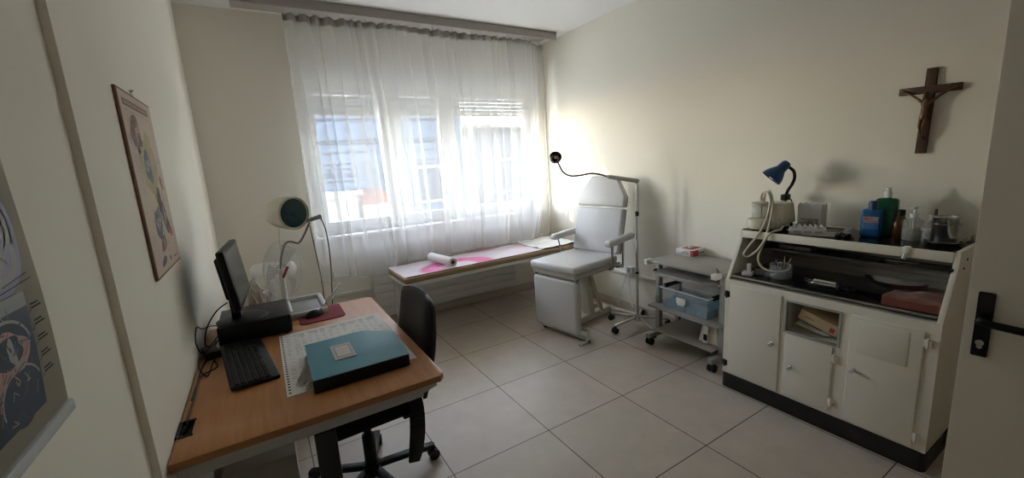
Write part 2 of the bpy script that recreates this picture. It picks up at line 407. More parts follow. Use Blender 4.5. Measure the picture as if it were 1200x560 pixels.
def window():
    w = thing('window_1', 'wide white framed window with three sashes behind the sheer curtain', 'window', (0, 0, 0)); w['kind'] = 'structure'
    fy0, fy1 = WY + 0.07, WY + 0.14
    b = MB()
    b.box(OX0, OX1, fy0, fy1, OZ0, OZ0 + 0.06, 0.004); b.box(OX0, OX1, fy0, fy1, OZ1 - 0.06, OZ1, 0.004)
    for x0, x1 in ((OX0, OX0 + 0.05), (1.15, 1.22), (1.755, 1.825), (OX1 - 0.05, OX1)):
        b.box(x0, x1, fy0, fy1, OZ0 + 0.06, OZ1 - 0.06, 0.004)
    b.build('window_frame', 'pvc', w)
    for x0, x1 in ((0.47, 1.15), (1.22, 1.755), (1.825, 2.82)):
        s = MB(); z0, z1 = OZ0 + 0.06, OZ1 - 0.06; t = 0.055
        s.box(x0, x0 + t, fy0 - 0.012, fy1 - 0.015, z0, z1, 0.006); s.box(x1 - t, x1, fy0 - 0.012, fy1 - 0.015, z0, z1, 0.006)
        s.box(x0 + t, x1 - t, fy0 - 0.012, fy1 - 0.015, z0, z0 + t, 0.006); s.box(x0 + t, x1 - t, fy0 - 0.012, fy1 - 0.015, z1 - t, z1, 0.006)
        so = s.build('window_sash', 'pvc', w)
        box('window_pane', x0 + t, x1 - t, fy0 + 0.02, fy0 + 0.026, z0 + t, z1 - t, 'glass', so)
        # small hinges / fittings
    h = MB(); h.box(1.775, 1.80, fy0 - 0.03, fy0, 1.27, 1.33, 0.004); h.tube([(1.788, fy0 - 0.03, 1.30), (1.788, fy0 - 0.055, 1.30), (1.788, fy0 - 0.058, 1.20)], 0.009, 10)
    h.build('window_handle', 'white_plastic', w)
    box('window_sill', OX0 - 0.04, OX1 + 0.04, WY - 0.10, fy0, OZ0 - 0.03, OZ0, 'pvc', w, bev=0.006)
    # roller shutter box above, partly lowered slats outside the glass
    b = MB(); b.box(OX0 - 0.01, OX1 + 0.01, WY - 0.012, WY + 0.02, OZ1 - 0.005, 2.53, 0.004); b.build('shutter_box_panel', 'pvc', w)
    b = MB(); z = OZ1 - 0.02
    while z > 2.13:
        b.box(OX0 + 0.01, OX1 - 0.01, fy1 + 0.05, fy1 + 0.062, z - 0.037, z - 0.002, 0.004); z -= 0.039
    b.box(OX0 + 0.01, OX1 - 0.01, fy1 + 0.048, fy1 + 0.064, z - 0.03, z, 0.004)
    b.build('roller_shutter', 'shutter', w)
window()

def radiator():
    b = MB(); x0, x1, yf = 0.815, 2.42, WY - 0.095
    b.box(x0, x1, yf, WY - 0.03, 0.13, 0.86, 0.006)
    n = 9
    for i in range(n):
        z0 = 0.135 + i * 0.08; b.box(x0 + 0.01, x1 - 0.01, yf - 0.008, yf + 0.004, z0, z0 + 0.074, 0.004)
    r = b.build('radiator', 'white_paint')
    tag(r, 'long flat white radiator panel with horizontal grooves behind the couch', 'radiator')
    r2 = MB(); r2.box(1.0, 1.03, WY - 0.03, WY - 0.0005, 0.3, 0.33)
    r2.build('bracket', 'white_paint', r)
    r2 = MB(); r2.box(2.2, 2.23, WY - 0.03, WY - 0.0005, 0.3, 0.33); r2.build('bracket', 'white_paint', r)
radiator()

def pelmet_and_curtain():
    b = MB(); b.box(0.02, 2.905, 3.70, 3.74, 2.785, CZ, 0.006); b.box(0.02, 2.905, 3.74, 4.02, CZ - 0.02, CZ, 0.003)
    t = b.build('curtain_rail', 'pelmet'); tag(t, 'long taupe curtain rail board fixed under the ceiling above the window', 'curtain rail')
    # sheer curtain: one gathered sheet, deep folds at the top, looser towards the hem
    rnd = random.Random(3)
    nf = 27; X0, X1, YC = 0.352, 2.895, 3.835
    folds = [rnd.uniform(0.6, 1.4) for _ in range(nf)]; tot = sum(folds)
    amps = [rnd.uniform(0.6, 1.3) for _ in range(nf)]; over = [rnd.choice((0.06, 0.28, 0.50, 0.72)) for _ in range(nf)]
    per = 26
    cols = []
    cum = 0.0
    for i in range(nf):
        w = folds[i] / tot
        for k in range(per):
            t = k / per
            cols.append((cum + w * t, i, t, w))
        cum += w
    cols.append((1.0, nf - 1, 1.0, folds[-1] / tot))
    NZ = 34; zt = 2.775
    def back(u):
        q = min(1, max(0, (u - 0.86) / 0.12)); return 0.125 * q * q * (3 - 2 * q)
    me_v = []; me_f = []
    for j in range(NZ + 1):
        s = j / NZ
        for (u, i, t, w) in cols:
            x = X0 + (X1 - X0) * u
            amp = 0.034 * amps[i] * (0.75 + 0.55 * s)
            ph = 2 * PI * t
            # leaning folds: the fold drifts sideways on the way down
            drift = 0.085 * s * math.sin(PI * min(1, u * 1.15)) * (1 if u < 0.6 else 0.45) + 0.02 * s * math.sin(9 * u)
            if u > 0.80: drift += -0.10 * (s ** 3) * math.sin(PI * (u - 0.80) / 0.20)
            w_m = (X1 - X0) * w
            y = YC + amp * math.sin(ph) + 0.012 * math.sin(5 * u + 6 * s) + back(u)
            x2 = x + drift - over[i] * w_m * math.sin(ph) * (0.75 + 0.35 * s)
            hem = 0.672 if u > 0.245 else 0.605 + 0.03 * math.sin(30 * u) + 0.02 * math.sin(11 * u)
            if 0.19 < u <= 0.245: hem = 0.655
            if u > 0.9: hem += 0.02 * (u - 0.9) / 0.1
            z = zt + (hem - zt) * s
            if 0.245 < u and s > 0.86:      # hem lies folded on the couch
                y += 0.055 * (s - 0.86) / 0.14
            me_v.append((x2, y, z))
    n = len(cols)
    for j in range(NZ):
        for i in range(n - 1):
            a = j * n + i; me_f.append((a, a + 1, a + n + 1, a + n))
    b = MB(); b.v = me_v; b.f = me_f; b.mi = [0] * len(me_f)
    c = b.build('curtain', 'sheer', angle=180, recalc=False)
    tag(c, 'white sheer curtain hanging in loose folds across the whole window', 'curtain')
    # gathered header tape
    hv = []; hf = []
    for j, z in enumerate((2.785, 2.735)):
        for (u, i, t, w) in cols:
            hv.append((X0 + (X1 - X0) * u, YC - 0.006 + back(u) + 0.026 * amps[i] * math.sin(2 * PI * t), z - 0.012 * math.sin(14 * u) * j))
    for i in range(n - 1): hf.append((i, i + 1, n + i + 1, n + i))
    b = MB(); b.v = hv; b.f = hf; b.mi = [0] * len(hf)
    h = b.build('header_tape', 'tape', c, angle=180, recalc=False)
    # hooks so that it hangs from the rail
    for k in range(26):
        x = X0 + 0.02 + (X1 - X0 - 0.04) * k / 25; b = MB(); yb = YC + back(k / 25); b.cyl((x, yb, 2.77), (x, yb, CZ - 0.021), 0.003, seg=6); b.build('hook', 'white_plastic', c)
pelmet_and_curtain()

# ------------------------------------------------------------------ desk and what is on it
DZ = 0.735
def desk():
    t = thing('desk', 'beech-topped office desk with grey metal frame by the stepped wall', 'desk', (0, 0, 0))
    b = MB()
    nx0, nx1, ny0, ny1 = -0.35, -0.305, 1.615, 1.722     # cable notch at the wall edge
    x0, x1, y0, y1 = -0.346, 0.528, 1.472, 2.756
    b.M = Matrix.Translation((0, 0, DZ - 0.026))
    b.prism([(x0, y0), (x1 - 0.02, y0), (x1, y0 + 0.02), (x1, y1 - 0.03), (x1 - 0.03, y1), (x0, y1), (x0, ny1), (nx1, ny1), (nx1, ny0), (x0, ny0)], 0.026, 0.002)
    b.build('desktop', 'beech', t)
    box('edge_band', x0, x1 - 0.02, y0 - 0.0015, y0 + 0.001, DZ - 0.0255, DZ - 0.001, 'beech_edge', t)
    b = MB(); b.box(nx0, nx1, ny0, ny1, DZ - 0.05, DZ - 0.012, 0.003); b.box(nx0 + 0.002, nx0 + 0.012, ny0, ny1, DZ - 0.02, DZ + 0.004)
    b.box(nx0 + 0.012, nx1 + 0.004, ny0 - 0.004, ny0 + 0.006, DZ - 0.02, DZ + 0.003); b.box(nx0 + 0.012, nx1 + 0.004, ny1 - 0.006, ny1 + 0.004, DZ - 0.02, DZ + 0.003)
    b.tube([(nx0 + 0.02, ny0 + 0.03, DZ - 0.005), (nx0 + 0.02, ny0 + 0.05, DZ + 0.004), (nx0 + 0.02, ny0 + 0.08, DZ - 0.005)], 0.004, 6)
    b.build('cable_outlet', 'black', t)
    for y in (1.51, 2.70):
        b = MB(); b.box(-0.335, 0.44, y - 0.022, y + 0.022, DZ - 0.075, DZ - 0.026, 0.004)
        bm_pts = [(0.44, y - 0.02), (0.48, y - 0.014)]
        b.obox((0.43, y, DZ - 0.052), (0.495, y, DZ - 0.034), 0.042, 0.028, 0.003)
        b.build('support_arm', 'grey_metal', t)
        b = MB(); b.box(0.04, 0.11, y - 0.03, y + 0.03, 0.05, DZ - 0.075, 0.006)
        b.build('leg', 'dark_metal', t)
        b = MB(); b.box(-0.30, 0.44, y - 0.03, y + 0.03, 0.012, 0.05, 0.01); b.cyl((-0.27, y, 0), (-0.27, y, 0.014), 0.018, seg=12); b.cyl((0.41, y, 0), (0.41, y, 0.014), 0.018, seg=12)
        b.build('foot', 'dark_metal', t)
    box('crossbar', 0.055, 0.095, 1.54, 2.67, DZ - 0.12, DZ - 0.06, 'dark_metal', t, bev=0.004)
desk()

def carton():
    b = MB(); b.box(-0.31, -0.03, 1.98, 2.42, 0.0, 0.31, 0.003)
    c = b.build('carton', 'carton'); tag(c, 'pale grey cardboard box on the floor under the desk', 'box')
    b = MB(); b.box(-0.312, -0.028, 2.16, 2.24, 0.309, 0.3115); b.build('packing_tape', 'kraft', c)
    b = MB(); b.box(-0.032, -0.0295, 2.05, 2.15, 0.10, 0.18); b.build('label_sticker', 'paper', c)
carton()

def office_chair():
    t = thing('office_chair', 'black office chair pushed under the desk', 'chair', (0.282, 1.965, 0), PI + 0.03)
    # local +x = facing the desk (towards the wall); camera side is +y
    b = MB(); b.box(-0.22, 0.22, -0.24, 0.24, 0.44, 0.53, 0.035, 3); b.build('seat', 'black_matt', t)
    # backrest: padded panel, curved in plan, reclined
    bm = bmesh.new(); NU, NV = 16, 14; G = {}
    for side in (0, 1):
        for j in range(NV + 1):
            v = j / NV; z = 0.48 + 0.475 * v
            hw = 0.205 + 0.03 * math.sin(PI * min(1, v * 0.9)) - 0.02 * v ** 4
            if v > 0.92: hw -= 0.022 * ((v - 0.92) / 0.08) ** 2
            for i in range(NU + 1):
                u = -1 + 2 * i / NU
                xb = -0.258 - 0.080 * v + 0.02 * u * u - 0.01 * math.sin(v * PI)
                edge = max(abs(u) ** 6, (v ** 14), (1 - v) ** 14)
                th = 0.035 * (1 - 0.75 * edge)
                zz = z - (0.022 * u * u * v if v > 0.6 else 0)
                G[side, i, j] = bm.verts.new((xb + (th if side == 0 else -th), u * hw, zz))
    for side in (0, 1):
        for j in range(NV):
            for i in range(NU):
                q = [G[side, i, j], G[side, i + 1, j], G[side, i + 1, j + 1], G[side, i, j + 1]]
                bm.faces.new(q if side else q[::-1])
    ring = [(i, 0) for i in range(NU + 1)] + [(NU, j) for j in range(1, NV + 1)] + [(i, NV) for i in range(NU - 1, -1, -1)] + [(0, j) for j in range(NV - 1, 0, -1)]
    for a, c in zip(ring, ring[1:] + ring[:1]):
        bm.faces.new([G[0, a[0], a[1]], G[0, c[0], c[1]], G[1, c[0], c[1]], G[1, a[0], a[1]]])
    b = MB(); b.from_bm(bm); b.build('backrest', 'leather', t, angle=60)
    b = MB(); b.obox((-0.10, 0, 0.43), (-0.27, 0, 0.44), 0.07, 0.018, 0.004); b.obox((-0.27, 0, 0.435), (-0.305, 0, 0.70), 0.07, 0.018, 0.004)
    b.build('back_bracket', 'black', t)
    for s in (1, -1):     # flat loop side supports hanging beside the seat
        b = MB(); pts = [(-0.15, 0.262 * s, 0.62), (-0.17, 0.272 * s, 0.52), (-0.165, 0.276 * s, 0.40), (-0.15, 0.272 * s, 0.30), (-0.135, 0.268 * s, 0.24)]
        P = spline([Vector(p) for p in pts], 5)
        for k in range(len(P) - 1):
            w = 0.05 + 0.02 * math.sin(PI * k / (len(P) - 1)); b.obox(P[k], P[k + 1] + (P[k + 1] - P[k]) * 0.3, 0.018, w, 0.004, up=(1, 0, 0))
        b.box(-0.19, -0.11, 0.225 * s - 0.03, 0.225 * s + 0.05, 0.46, 0.48, 0.004)
        b.build('side_support', 'black', t)
    b = MB(); b.cyl((0, 0, 0.10), (0, 0, 0.28), 0.03); b.cyl((0, 0, 0.28), (0, 0, 0.42), 0.018); b.box(-0.09, 0.09, -0.08, 0.08, 0.40, 0.44, 0.01); b.build('gas_column', 'black', t)
    b = MB(); b.cyl((0, 0, 0.07), (0, 0, 0.13), 0.045, 0.04)
    legs = [-70 + 72 * k + 178 for k in range(5)]
    for a in legs:
        a = math.radians(a); d = Vector((math.cos(a), math.sin(a), 0))
        b.obox(d * 0.03 + Vector((0, 0, 0.105)), d * 0.325 + Vector((0, 0, 0.075)), 0.042, 0.026, 0.006)
    b.build('star_base', 'black', t)
    for a in legs:
        a = math.radians(a); d = Vector((math.cos(a), math.sin(a), 0)); s = Vector((-d.y, d.x, 0)); c = d * 0.32 + Vector((0, 0, 0.028))
        b = MB()
        for k in (-1, 1): b.cyl(c + s * 0.006 * k, c + s * 0.024 * k, 0.028, seg=16)
        b.cyl(d * 0.32 + Vector((0, 0, 0.04)), d * 0.32 + Vector((0, 0, 0.085)), 0.009, seg=10); b.build('caster', 'rubber', t)
office_chair()

def computer():
    b = MB(); b.box(-0.275, 0.047, 2.40, 2.735, DZ + 0.006, DZ + 0.10, 0.006)
    for x in (-0.25, 0.02):
        for y in (2.42, 2.71): b.cyl((x, y, DZ), (x, y, DZ + 0.008), 0.012, seg=10)
    c = b.build('desktop_computer', 'black'); tag(c, 'flat black desktop computer lying under the monitor', 'computer')
    b = MB(); b.box(0.045, 0.0495, 2.42, 2.72, DZ + 0.02, DZ + 0.085, 0.002)
    for k in range(10): b.box(0.0475, 0.0505, 2.44 + 0.012 * k, 2.446 + 0.012 * k, DZ + 0.03, DZ + 0.075)
    b.build('front_panel', 'key', c)
    zt = DZ + 0.10
    # monitor: faces away from the wall, leaning back a little
    m = thing('monitor', 'black flat-screen monitor standing on the desktop computer', 'monitor', (-0.180, 2.50, zt), 0.0)
    b = MB(); b.lathe([(0.0, 0.0), (0.115, 0.0), (0.118, 0.004), (0.10, 0.012), (0.03, 0.018), (0.0, 0.018)], (0.015, 0, 0)); b.build('stand_foot', 'black', m)
    b = MB(); b.box(-0.03, 0.012, -0.035, 0.035, 0.012, 0.20, 0.008); b.build('stand_neck', 'black', m)
    R = Matrix.Translation((0.02, 0, 0.245)) @ Matrix.Rotation(math.radians(MON_RZ), 4, 'Z') @ Matrix.Rotation(math.radians(-6), 4, 'Y')
    b = MB(); b.M = R
    b.box(-0.022, 0.012, -0.225, 0.225, -0.145, 0.148, 0.008); b.box(-0.05, -0.02, -0.15, 0.15, -0.10, 0.11, 0.012); b.build('monitor_housing', 'black', m)
    b = MB(); b.M = R; b.box(0.011, 0.0132, -0.207, 0.207, -0.120, 0.132); b.build('screen', 'screen', m)
    b = MB(); b.M = R
    for k in range(4): b.box(0.011, 0.0145, 0.13 + 0.018 * k, 0.14 + 0.018 * k, -0.138, -0.132)
    b.build('button', 'grey_plastic', m)
    # keyboard, long side along the desk, tilted
    k = thing('keyboard', 'black computer keyboard lying in front of the computer on the desk', 'keyboard', (-0.152, 2.118, DZ), 0.125)
    b = MB(); b.M = Matrix.Rotation(math.radians(3), 4, 'Y')
    b.box(-0.088, 0.085, -0.268, 0.268, 0.004, 0.022, 0.007)
    b.build('keyboard_body', 'black', k)
    b = MB(); b.M = Matrix.Rotation(math.radians(3), 4, 'Y')
    for r in range(6):
        y = -0.260
        while y < 0.243:
            w = 0.018 if not (r == 5 and -0.16 < y < -0.02) else 0.10
            if not (0.092 < y < 0.104 or 0.168 < y < 0.18):
                b.box(-0.072 + 0.0215 * r, -0.055 + 0.0215 * r, y, y + w - 0.002, 0.021, 0.027, 0.0015, 1)
            y += w + 0.0012
    b.build('keycaps', 'key', k)
    # mouse pad and mouse
    b = MB(); b.M = Matrix.Translation((0, 0, DZ))
    x0, x1, y0, y1, r = 0.09, 0.328, 2.47, 2.735, 0.03; P = []
    for cx, cy, a0 in ((x1 - r, y0 + r, -90), (x1 - r, y1 - r, 0), (x0 + r, y1 - r, 90), (x0 + r, y0 + r, 180)):
        for q in range(7): a = math.radians(a0 + 15 * q); P.append((cx + r * math.cos(a), cy + r * math.sin(a)))
    b.prism(P, 0.005, 0.001); p = b.build('mouse_pad', 'red_pad'); tag(p, 'dark red mouse pad on the far end of the desk', 'mouse pad')
    mo = thing('computer_mouse', 'black computer mouse on the dark red mouse pad', 'mouse', (0.178, 2.585, DZ + 0.005), 0.45)
    bm = bmesh.new(); bmesh.ops.create_uvsphere(bm, u_segments=24, v_segments=16, radius=1)
    for v in bm.verts:
        z = v.co.z
        v.co = Vector((v.co.x * 0.056, v.co.y * 0.032 * (1 - 0.12 * v.co.x), 0.0 if z < 0 else z * 0.036 * (1 - 0.25 * v.co.x)))
    b = MB(); b.from_bm(bm); b.build('mouse_shell', 'black', mo, angle=60)
    b = MB(); b.M = Matrix.Translation((0.035, 0, 0.025)); b.cyl((0, -0.003, 0), (0, 0.003, 0), 0.008, seg=14); b.build('scroll_wheel', 'grey_plastic', mo)
    b = MB(); b.tube([(0.05, 0, 0.012), (0.08, 0.01, 0.004)], 0.002, 6); b.build('mouse_cord', 'black', mo)
    # tangle of cables at the wall edge
    zc = DZ + 0.004
    paths = [
        [(-0.27, 2.55, 0.80), (-0.30, 2.50, 0.83), (-0.325, 2.38, 0.86), (-0.33, 2.28, 0.90), (-0.335, 2.22, 0.845), (-0.32, 2.24, 0.78), (-0.30, 2.32, 0.765), (-0.285, 2.42, 0.775)],
        [(-0.277, 2.46, 0.77), (-0.30, 2.36, 0.75), (-0.325, 2.22, zc), (-0.33, 2.05, zc), (-0.325, 1.9, zc), (-0.328, 1.76, zc), (-0.326, 1.70, DZ - 0.003)],
        [(-0.277, 2.44, 0.79), (-0.31, 2.33, 0.77), (-0.335, 2.18, 0.755), (-0.30, 2.08, zc), (-0.29, 2.22, zc), (-0.277, 2.40, zc)],
        [(-0.25, 2.40, zc), (-0.29, 2.28, zc), (-0.27, 2.16, zc), (-0.32, 2.10, zc), (-0.33, 2.0, zc), (-0.332, 1.88, zc)],
        [(-0.22, 2.52, 0.93), (-0.27, 2.50, 0.90), (-0.31, 2.42, 0.85), (-0.32, 2.34, 0.79), (-0.29, 2.38, 0.76)],
    ]
    for i, p in enumerate(paths):
        b = MB(); b.tube(p, 0.0032 if i else 0.0026, 7, smooth=8); o = b.build('computer_cable', 'black')
        tag(o, 'black computer cable tangled between the monitor and the wall', 'cable', 'black cables behind the monitor')
    b = MB(); b.M = Matrix.Translation((-0.305, 2.33, DZ)) @ Matrix.Rotation(0.3, 4, 'Z'); b.box(-0.025, 0.03, -0.06, 0.06, 0.0, 0.035, 0.006)
    b.cyl((0, -0.06, 0.018), (0, -0.085, 0.018), 0.007, seg=10); b.cyl((0, 0.06, 0.018), (0, 0.08, 0.018), 0.007, seg=10)
    o = b.build('power_adapter', 'black'); tag(o, 'small black power adapter among the cables by the wall', 'power adapter')
MON_RZ = -4
computer()

def papers():
    b = MB(); b.M = frame_mat((1, 0.02, 0), (0, 1, 0), (-0.022, 1.672, DZ))
    W, Hh = 0.505, 0.70
    b.box(0, W, 0, Hh, 0.0, 0.0022, 0.0006, 1)
    b.cur = 1
    rnd = random.Random(5); z = 0.0024
    def mark(x0, y0, x1, y1): b.poly([(x0, y0, z), (x1, y0, z), (x1, y1, z), (x0, y1, z)])
    for k in range(26):            # bold dashes along the margin
        y = 0.02 + k * 0.026; mark(0.008, y, 0.016, y + 0.012)
    b.cur = 2
    for c in range(14):
        x = 0.03 + c * 0.033
        for k in range(52):
            y = 0.012 + k * 0.0130
            if c in (1, 2): 
                if rnd.random() < 0.7: mark(x, y, x + rnd.uniform(0.008, 0.028), y + 0.004)
            elif rnd.random() < (0.6 if k > 38 else 0.45): mark(x, y, x + rnd.uniform(0.006, 0.024), y + 0.0035)
    for c in range(8):
        x = 0.09 + c * 0.05
        for k in range(int(rnd.uniform(6, 14))): mark(x + 0.003 * k, 0.66 - rnd.uniform(0.02, 0.05), x + 0.003 * k + 0.0012, 0.672)
    mark(0.085, 0.01, 0.0862, 0.69); mark(0.02, 0.655, 0.49, 0.656)
    o = b.build('desk_calendar', ['paper', 'ink', 'ink_grey'], recalc=False); tag(o, 'large white printed desk planner sheet under the teal binder', 'planner sheet')
    # loose crumpled slips sticking out of the binder
    def slip(pts, label, lift):
        bm = bmesh.new(); r = random.Random(len(label)); N = 8; Q = [Vector(p) for p in pts]; V = {}
        for i in range(N + 1):
            for j in range(N + 1):
                u, v = i / N, j / N
                p = (Q[0] * (1 - u) + Q[1] * u) * (1 - v) + (Q[3] * (1 - u) + Q[2] * u) * v
                p.z += lift * r.random() * (1 - 0.6 * u); V[i, j] = bm.verts.new(p)
        for i in range(N):
            for j in range(N): bm.faces.new([V[i, j], V[i + 1, j], V[i + 1, j + 1], V[i, j + 1]])
        r2 = bmesh.ops.solidify(bm, geom=bm.faces[:], thickness=0.0008)
        b = MB(); b.from_bm(bm); o = b.build('paper_slip', 'paper2', angle=20); tag(o, label, 'paper')
    z = DZ + 0.006
    slip([(0.012, 1.73, z), (0.10, 1.72, z + 0.012), (0.12, 1.95, z + 0.014), (0.07, 1.94, z)], 'crumpled white paper slip poking out of the binder onto the planner', 0.012)
    slip([(0.045, 1.675, z), (0.12, 1.68, z + 0.01), (0.12, 1.76, z + 0.01), (0.05, 1.75, z)], 'small folded slip at the near corner of the teal binder', 0.014)
papers()

def binder():
    t = thing('ring_binder', 'teal ring binder with dark spine lying on the desk planner', 'binder', (0, 0, 0))
    z0 = DZ + 0.004
    def sheet(name, c, th, m, parent, n=14):
        """quad sheet NL NR FR FL, far corner drooping smoothly, thickness th"""
        bm = bmesh.new(); NL, NR, FR, FL = [Vector(p) for p in c]; V = {}
        for i in range(n + 1):
            for j in range(n + 1):
                u, v = i / n, j / n
                p = (NL * (1 - u) + NR * u) * (1 - v) + (FL * (1 - u) + FR * u) * v
                d = max(0, (u - 0.62) / 0.38) * max(0, (v - 0.35) / 0.65)
                p.z -= DROOP * d ** 1.0
                V[i, j] = bm.verts.new(p)
        for i in range(n):
            for j in range(n): bm.faces.new([V[i, j], V[i + 1, j], V[i + 1, j + 1], V[i, j + 1]])
        bmesh.ops.recalc_face_normals(bm, faces=bm.faces[:]); bmesh.ops.solidify(bm, geom=bm.faces[:], thickness=th)
        b = MB(); b.from_bm(bm); return b.build(name, m, parent, angle=30)
    DROOP = 0.046
    zt = DZ + 0.055
    cov = sheet('cover', [(0.068, 1.632, zt), (0.436, 1.630, zt - 0.004), (0.478, 2.03, zt), (0.076, 2.02, zt)], 0.003, 'teal', t)
    box('back_cover', 0.07, 0.44, 1.64, 2.01, z0, z0 + 0.003, 'teal', t)
    b = MB(); b.box(0.068, 0.436, 1.624, 1.634, z0, zt - 0.001, 0.003); b.build('spine', 'black', t)
    b = MB()
    for k in range(9): b.box(0.078, 0.345 - 0.004 * (k % 3), 1.64, 2.0 - 0.003 * (k % 2), z0 + 0.004 + 0.0032 * k, z0 + 0.0068 + 0.0032 * k)
    b.build('page_block', 'paper2', t)
    b = MB(); z = zt + 0.0012
    b.box(0.168, 0.252, 1.758, 1.922, z - 0.002, z + 0.0006); b.cur = 1
    b.box(0.178, 0.242, 1.778, 1.902, z, z + 0.0009); b.cur = 2; b.box(0.183, 0.237, 1.787, 1.893, z, z + 0.0012)
    b.build('cover_label', ['silver_print', 'ink_grey', 'paper2'], cov)
binder()

def paper_cutter():
    t = thing('paper_cutter', 'grey and white paper cutter with raised lever arm at the far desk edge', 'paper cutter', (0.150, 2.74, DZ), 0.0)
    # low white frame around a dark cutting bed, bridging the rear desk edge
    b = MB()
    b.M = Matrix.Translation((0, -0.12, 0))
    b.box(-0.105, 0.10, -0.02, 0.012, 0.0, 0.035, 0.008); b.box(-0.105, -0.085, 0.0, 0.26, 0.0, 0.05, 0.006); b.box(0.072, 0.10, 0.0, 0.26, 0.012, 0.055, 0.01)
    b.box(-0.105, 0.10, 0.245, 0.27, 0.02, 0.058, 0.008); b.build('base_frame', 'white_plastic', t)
    b = MB(); b.M = Matrix.Translation((0, -0.12, 0)); b.box(-0.09, 0.08, 0.0, 0.255, 0.022, 0.036, 0.003); b.build('cutting_bed', 'grey_plastic', t)
    b = MB(); b.obox((0.095, -0.12, 0.05), (0.205, 0.06, 0.09), 0.022, 0.012, 0.003); b.obox((0.095, -0.12, 0.062), (0.2, 0.055, 0.102), 0.006, 0.01, 0.002)
    a = b.build('lever_arm', 'grey_metal', t)
    b = MB(); b.ell((0.205, 0.062, 0.105), (0.011, 0.011, 0.013), 12, 8); b.build('knob', 'white_plastic', a)
paper_cutter()

# ------------------------------------------------------------------ heat lamp, fan and bag behind the desk
def heat_lamp():
    t = thing('heat_lamp', 'cream medical heat lamp with dark teal filter on a bent stand', 'lamp', (0, 0, 0))
    n = Vector((0.52, -0.85, -0.03)).normalized(); c = Vector((0.165, 2.93, 1.318))
    b = MB()
    b.lathe([(0.0, -0.185), (0.055, -0.18), (0.085, -0.16), (0.098, -0.12), (0.104, -0.05), (0.106, 0.0), (0.1065, 0.012), (0.099, 0.016), (0.098, 0.006), (0.0, 0.004)], c, n, 40)
    h = b.build('lamp_housing', 'cream_plastic', t)
    b = MB(); b.lathe([(0.0, 0.008), (0.04, 0.010), (0.088, 0.006), (0.098, 0.005)], c, n, 40, capa=False, capb=False); b.build('filter_glass', 'teal_glass', h)
    b = MB(); b.lathe([(0.0, 0.016), (0.012, 0.0165), (0.03, 0.0115), (0.0, 0.0085)], c, n, 24); b.build('filter_center', 'teal_glass', h)
    # stand: white tube, bent metal arm, grey handle
    b = MB(); b.cyl((0.035, 3.0, 0.03), (0.045, 3.0, 0.965), 0.019, seg=18); b.build('stand_tube', 'white_paint', t)
    b = MB(); b.tube([(0.045, 3.0, 0.94), (0.058, 3.0, 1.03), (0.092, 3.0, 1.118), (0.128, 3.0, 1.132), (0.172, 2.998, 1.117), (0.212, 2.985, 1.17), (0.252, 2.97, 1.245)], 0.0075, 10, smooth=6)
    b.build('bent_arm', 'steel', t)
    b = MB(); b.cyl((0.235, 2.965, 1.255), (0.325, 2.985, 1.275), 0.011, 0.014, seg=14); b.build('handle', 'grey_plastic', t)
    b = MB(); b.tube([(0.075, 2.98, 1.245), (0.068, 2.995, 1.15), (0.056, 3.0, 1.0), (0.05, 2.985, 0.93)], 0.0035, 7, smooth=6); b.build('lamp_cord', 'cream_plastic', t)
    b = MB(); b.tube([(0.322, 2.985, 1.27), (0.345, 2.99, 1.16), (0.345, 3.0, 0.95), (0.315, 3.02, 0.6), (0.27, 3.05, 0.2), (0.22, 3.05, 0.006)], 0.004, 7, smooth=8)
    b.tube([(0.25, 2.975, 1.24), (0.262, 2.99, 1.05), (0.275, 3.0, 0.75), (0.24, 3.03, 0.3), (0.2, 3.06, 0.006)], 0.0035, 7, smooth=8); b.build('power_cord', 'p_brown', t)
    b = MB(); b.M = Matrix.Translation((0.075, 2.985, 0.95)) @ Matrix.Rotation(0.5, 4, 'Y'); b.box(-0.008, 0.008, -0.003, 0.003, -0.05, 0.03, 0.002); b.build('tag', 'box_red', t)
    b = MB()
    for k in range(4):
        a = PI / 4 + k * PI / 2; d = Vector((math.cos(a), math.sin(a), 0)); b.obox(Vector((0.035, 3.0, 0.05)), Vector((0.035, 3.0, 0.022)) + d * 0.085, 0.03, 0.02, 0.004)
        b.cyl(Vector((0.035, 3.0, 0.0)) + d * 0.075, Vector((0.035, 3.0, 0.02)) + d * 0.075, 0.016, seg=12)
    b.build('stand_base', 'white_paint', t)
heat_lamp()

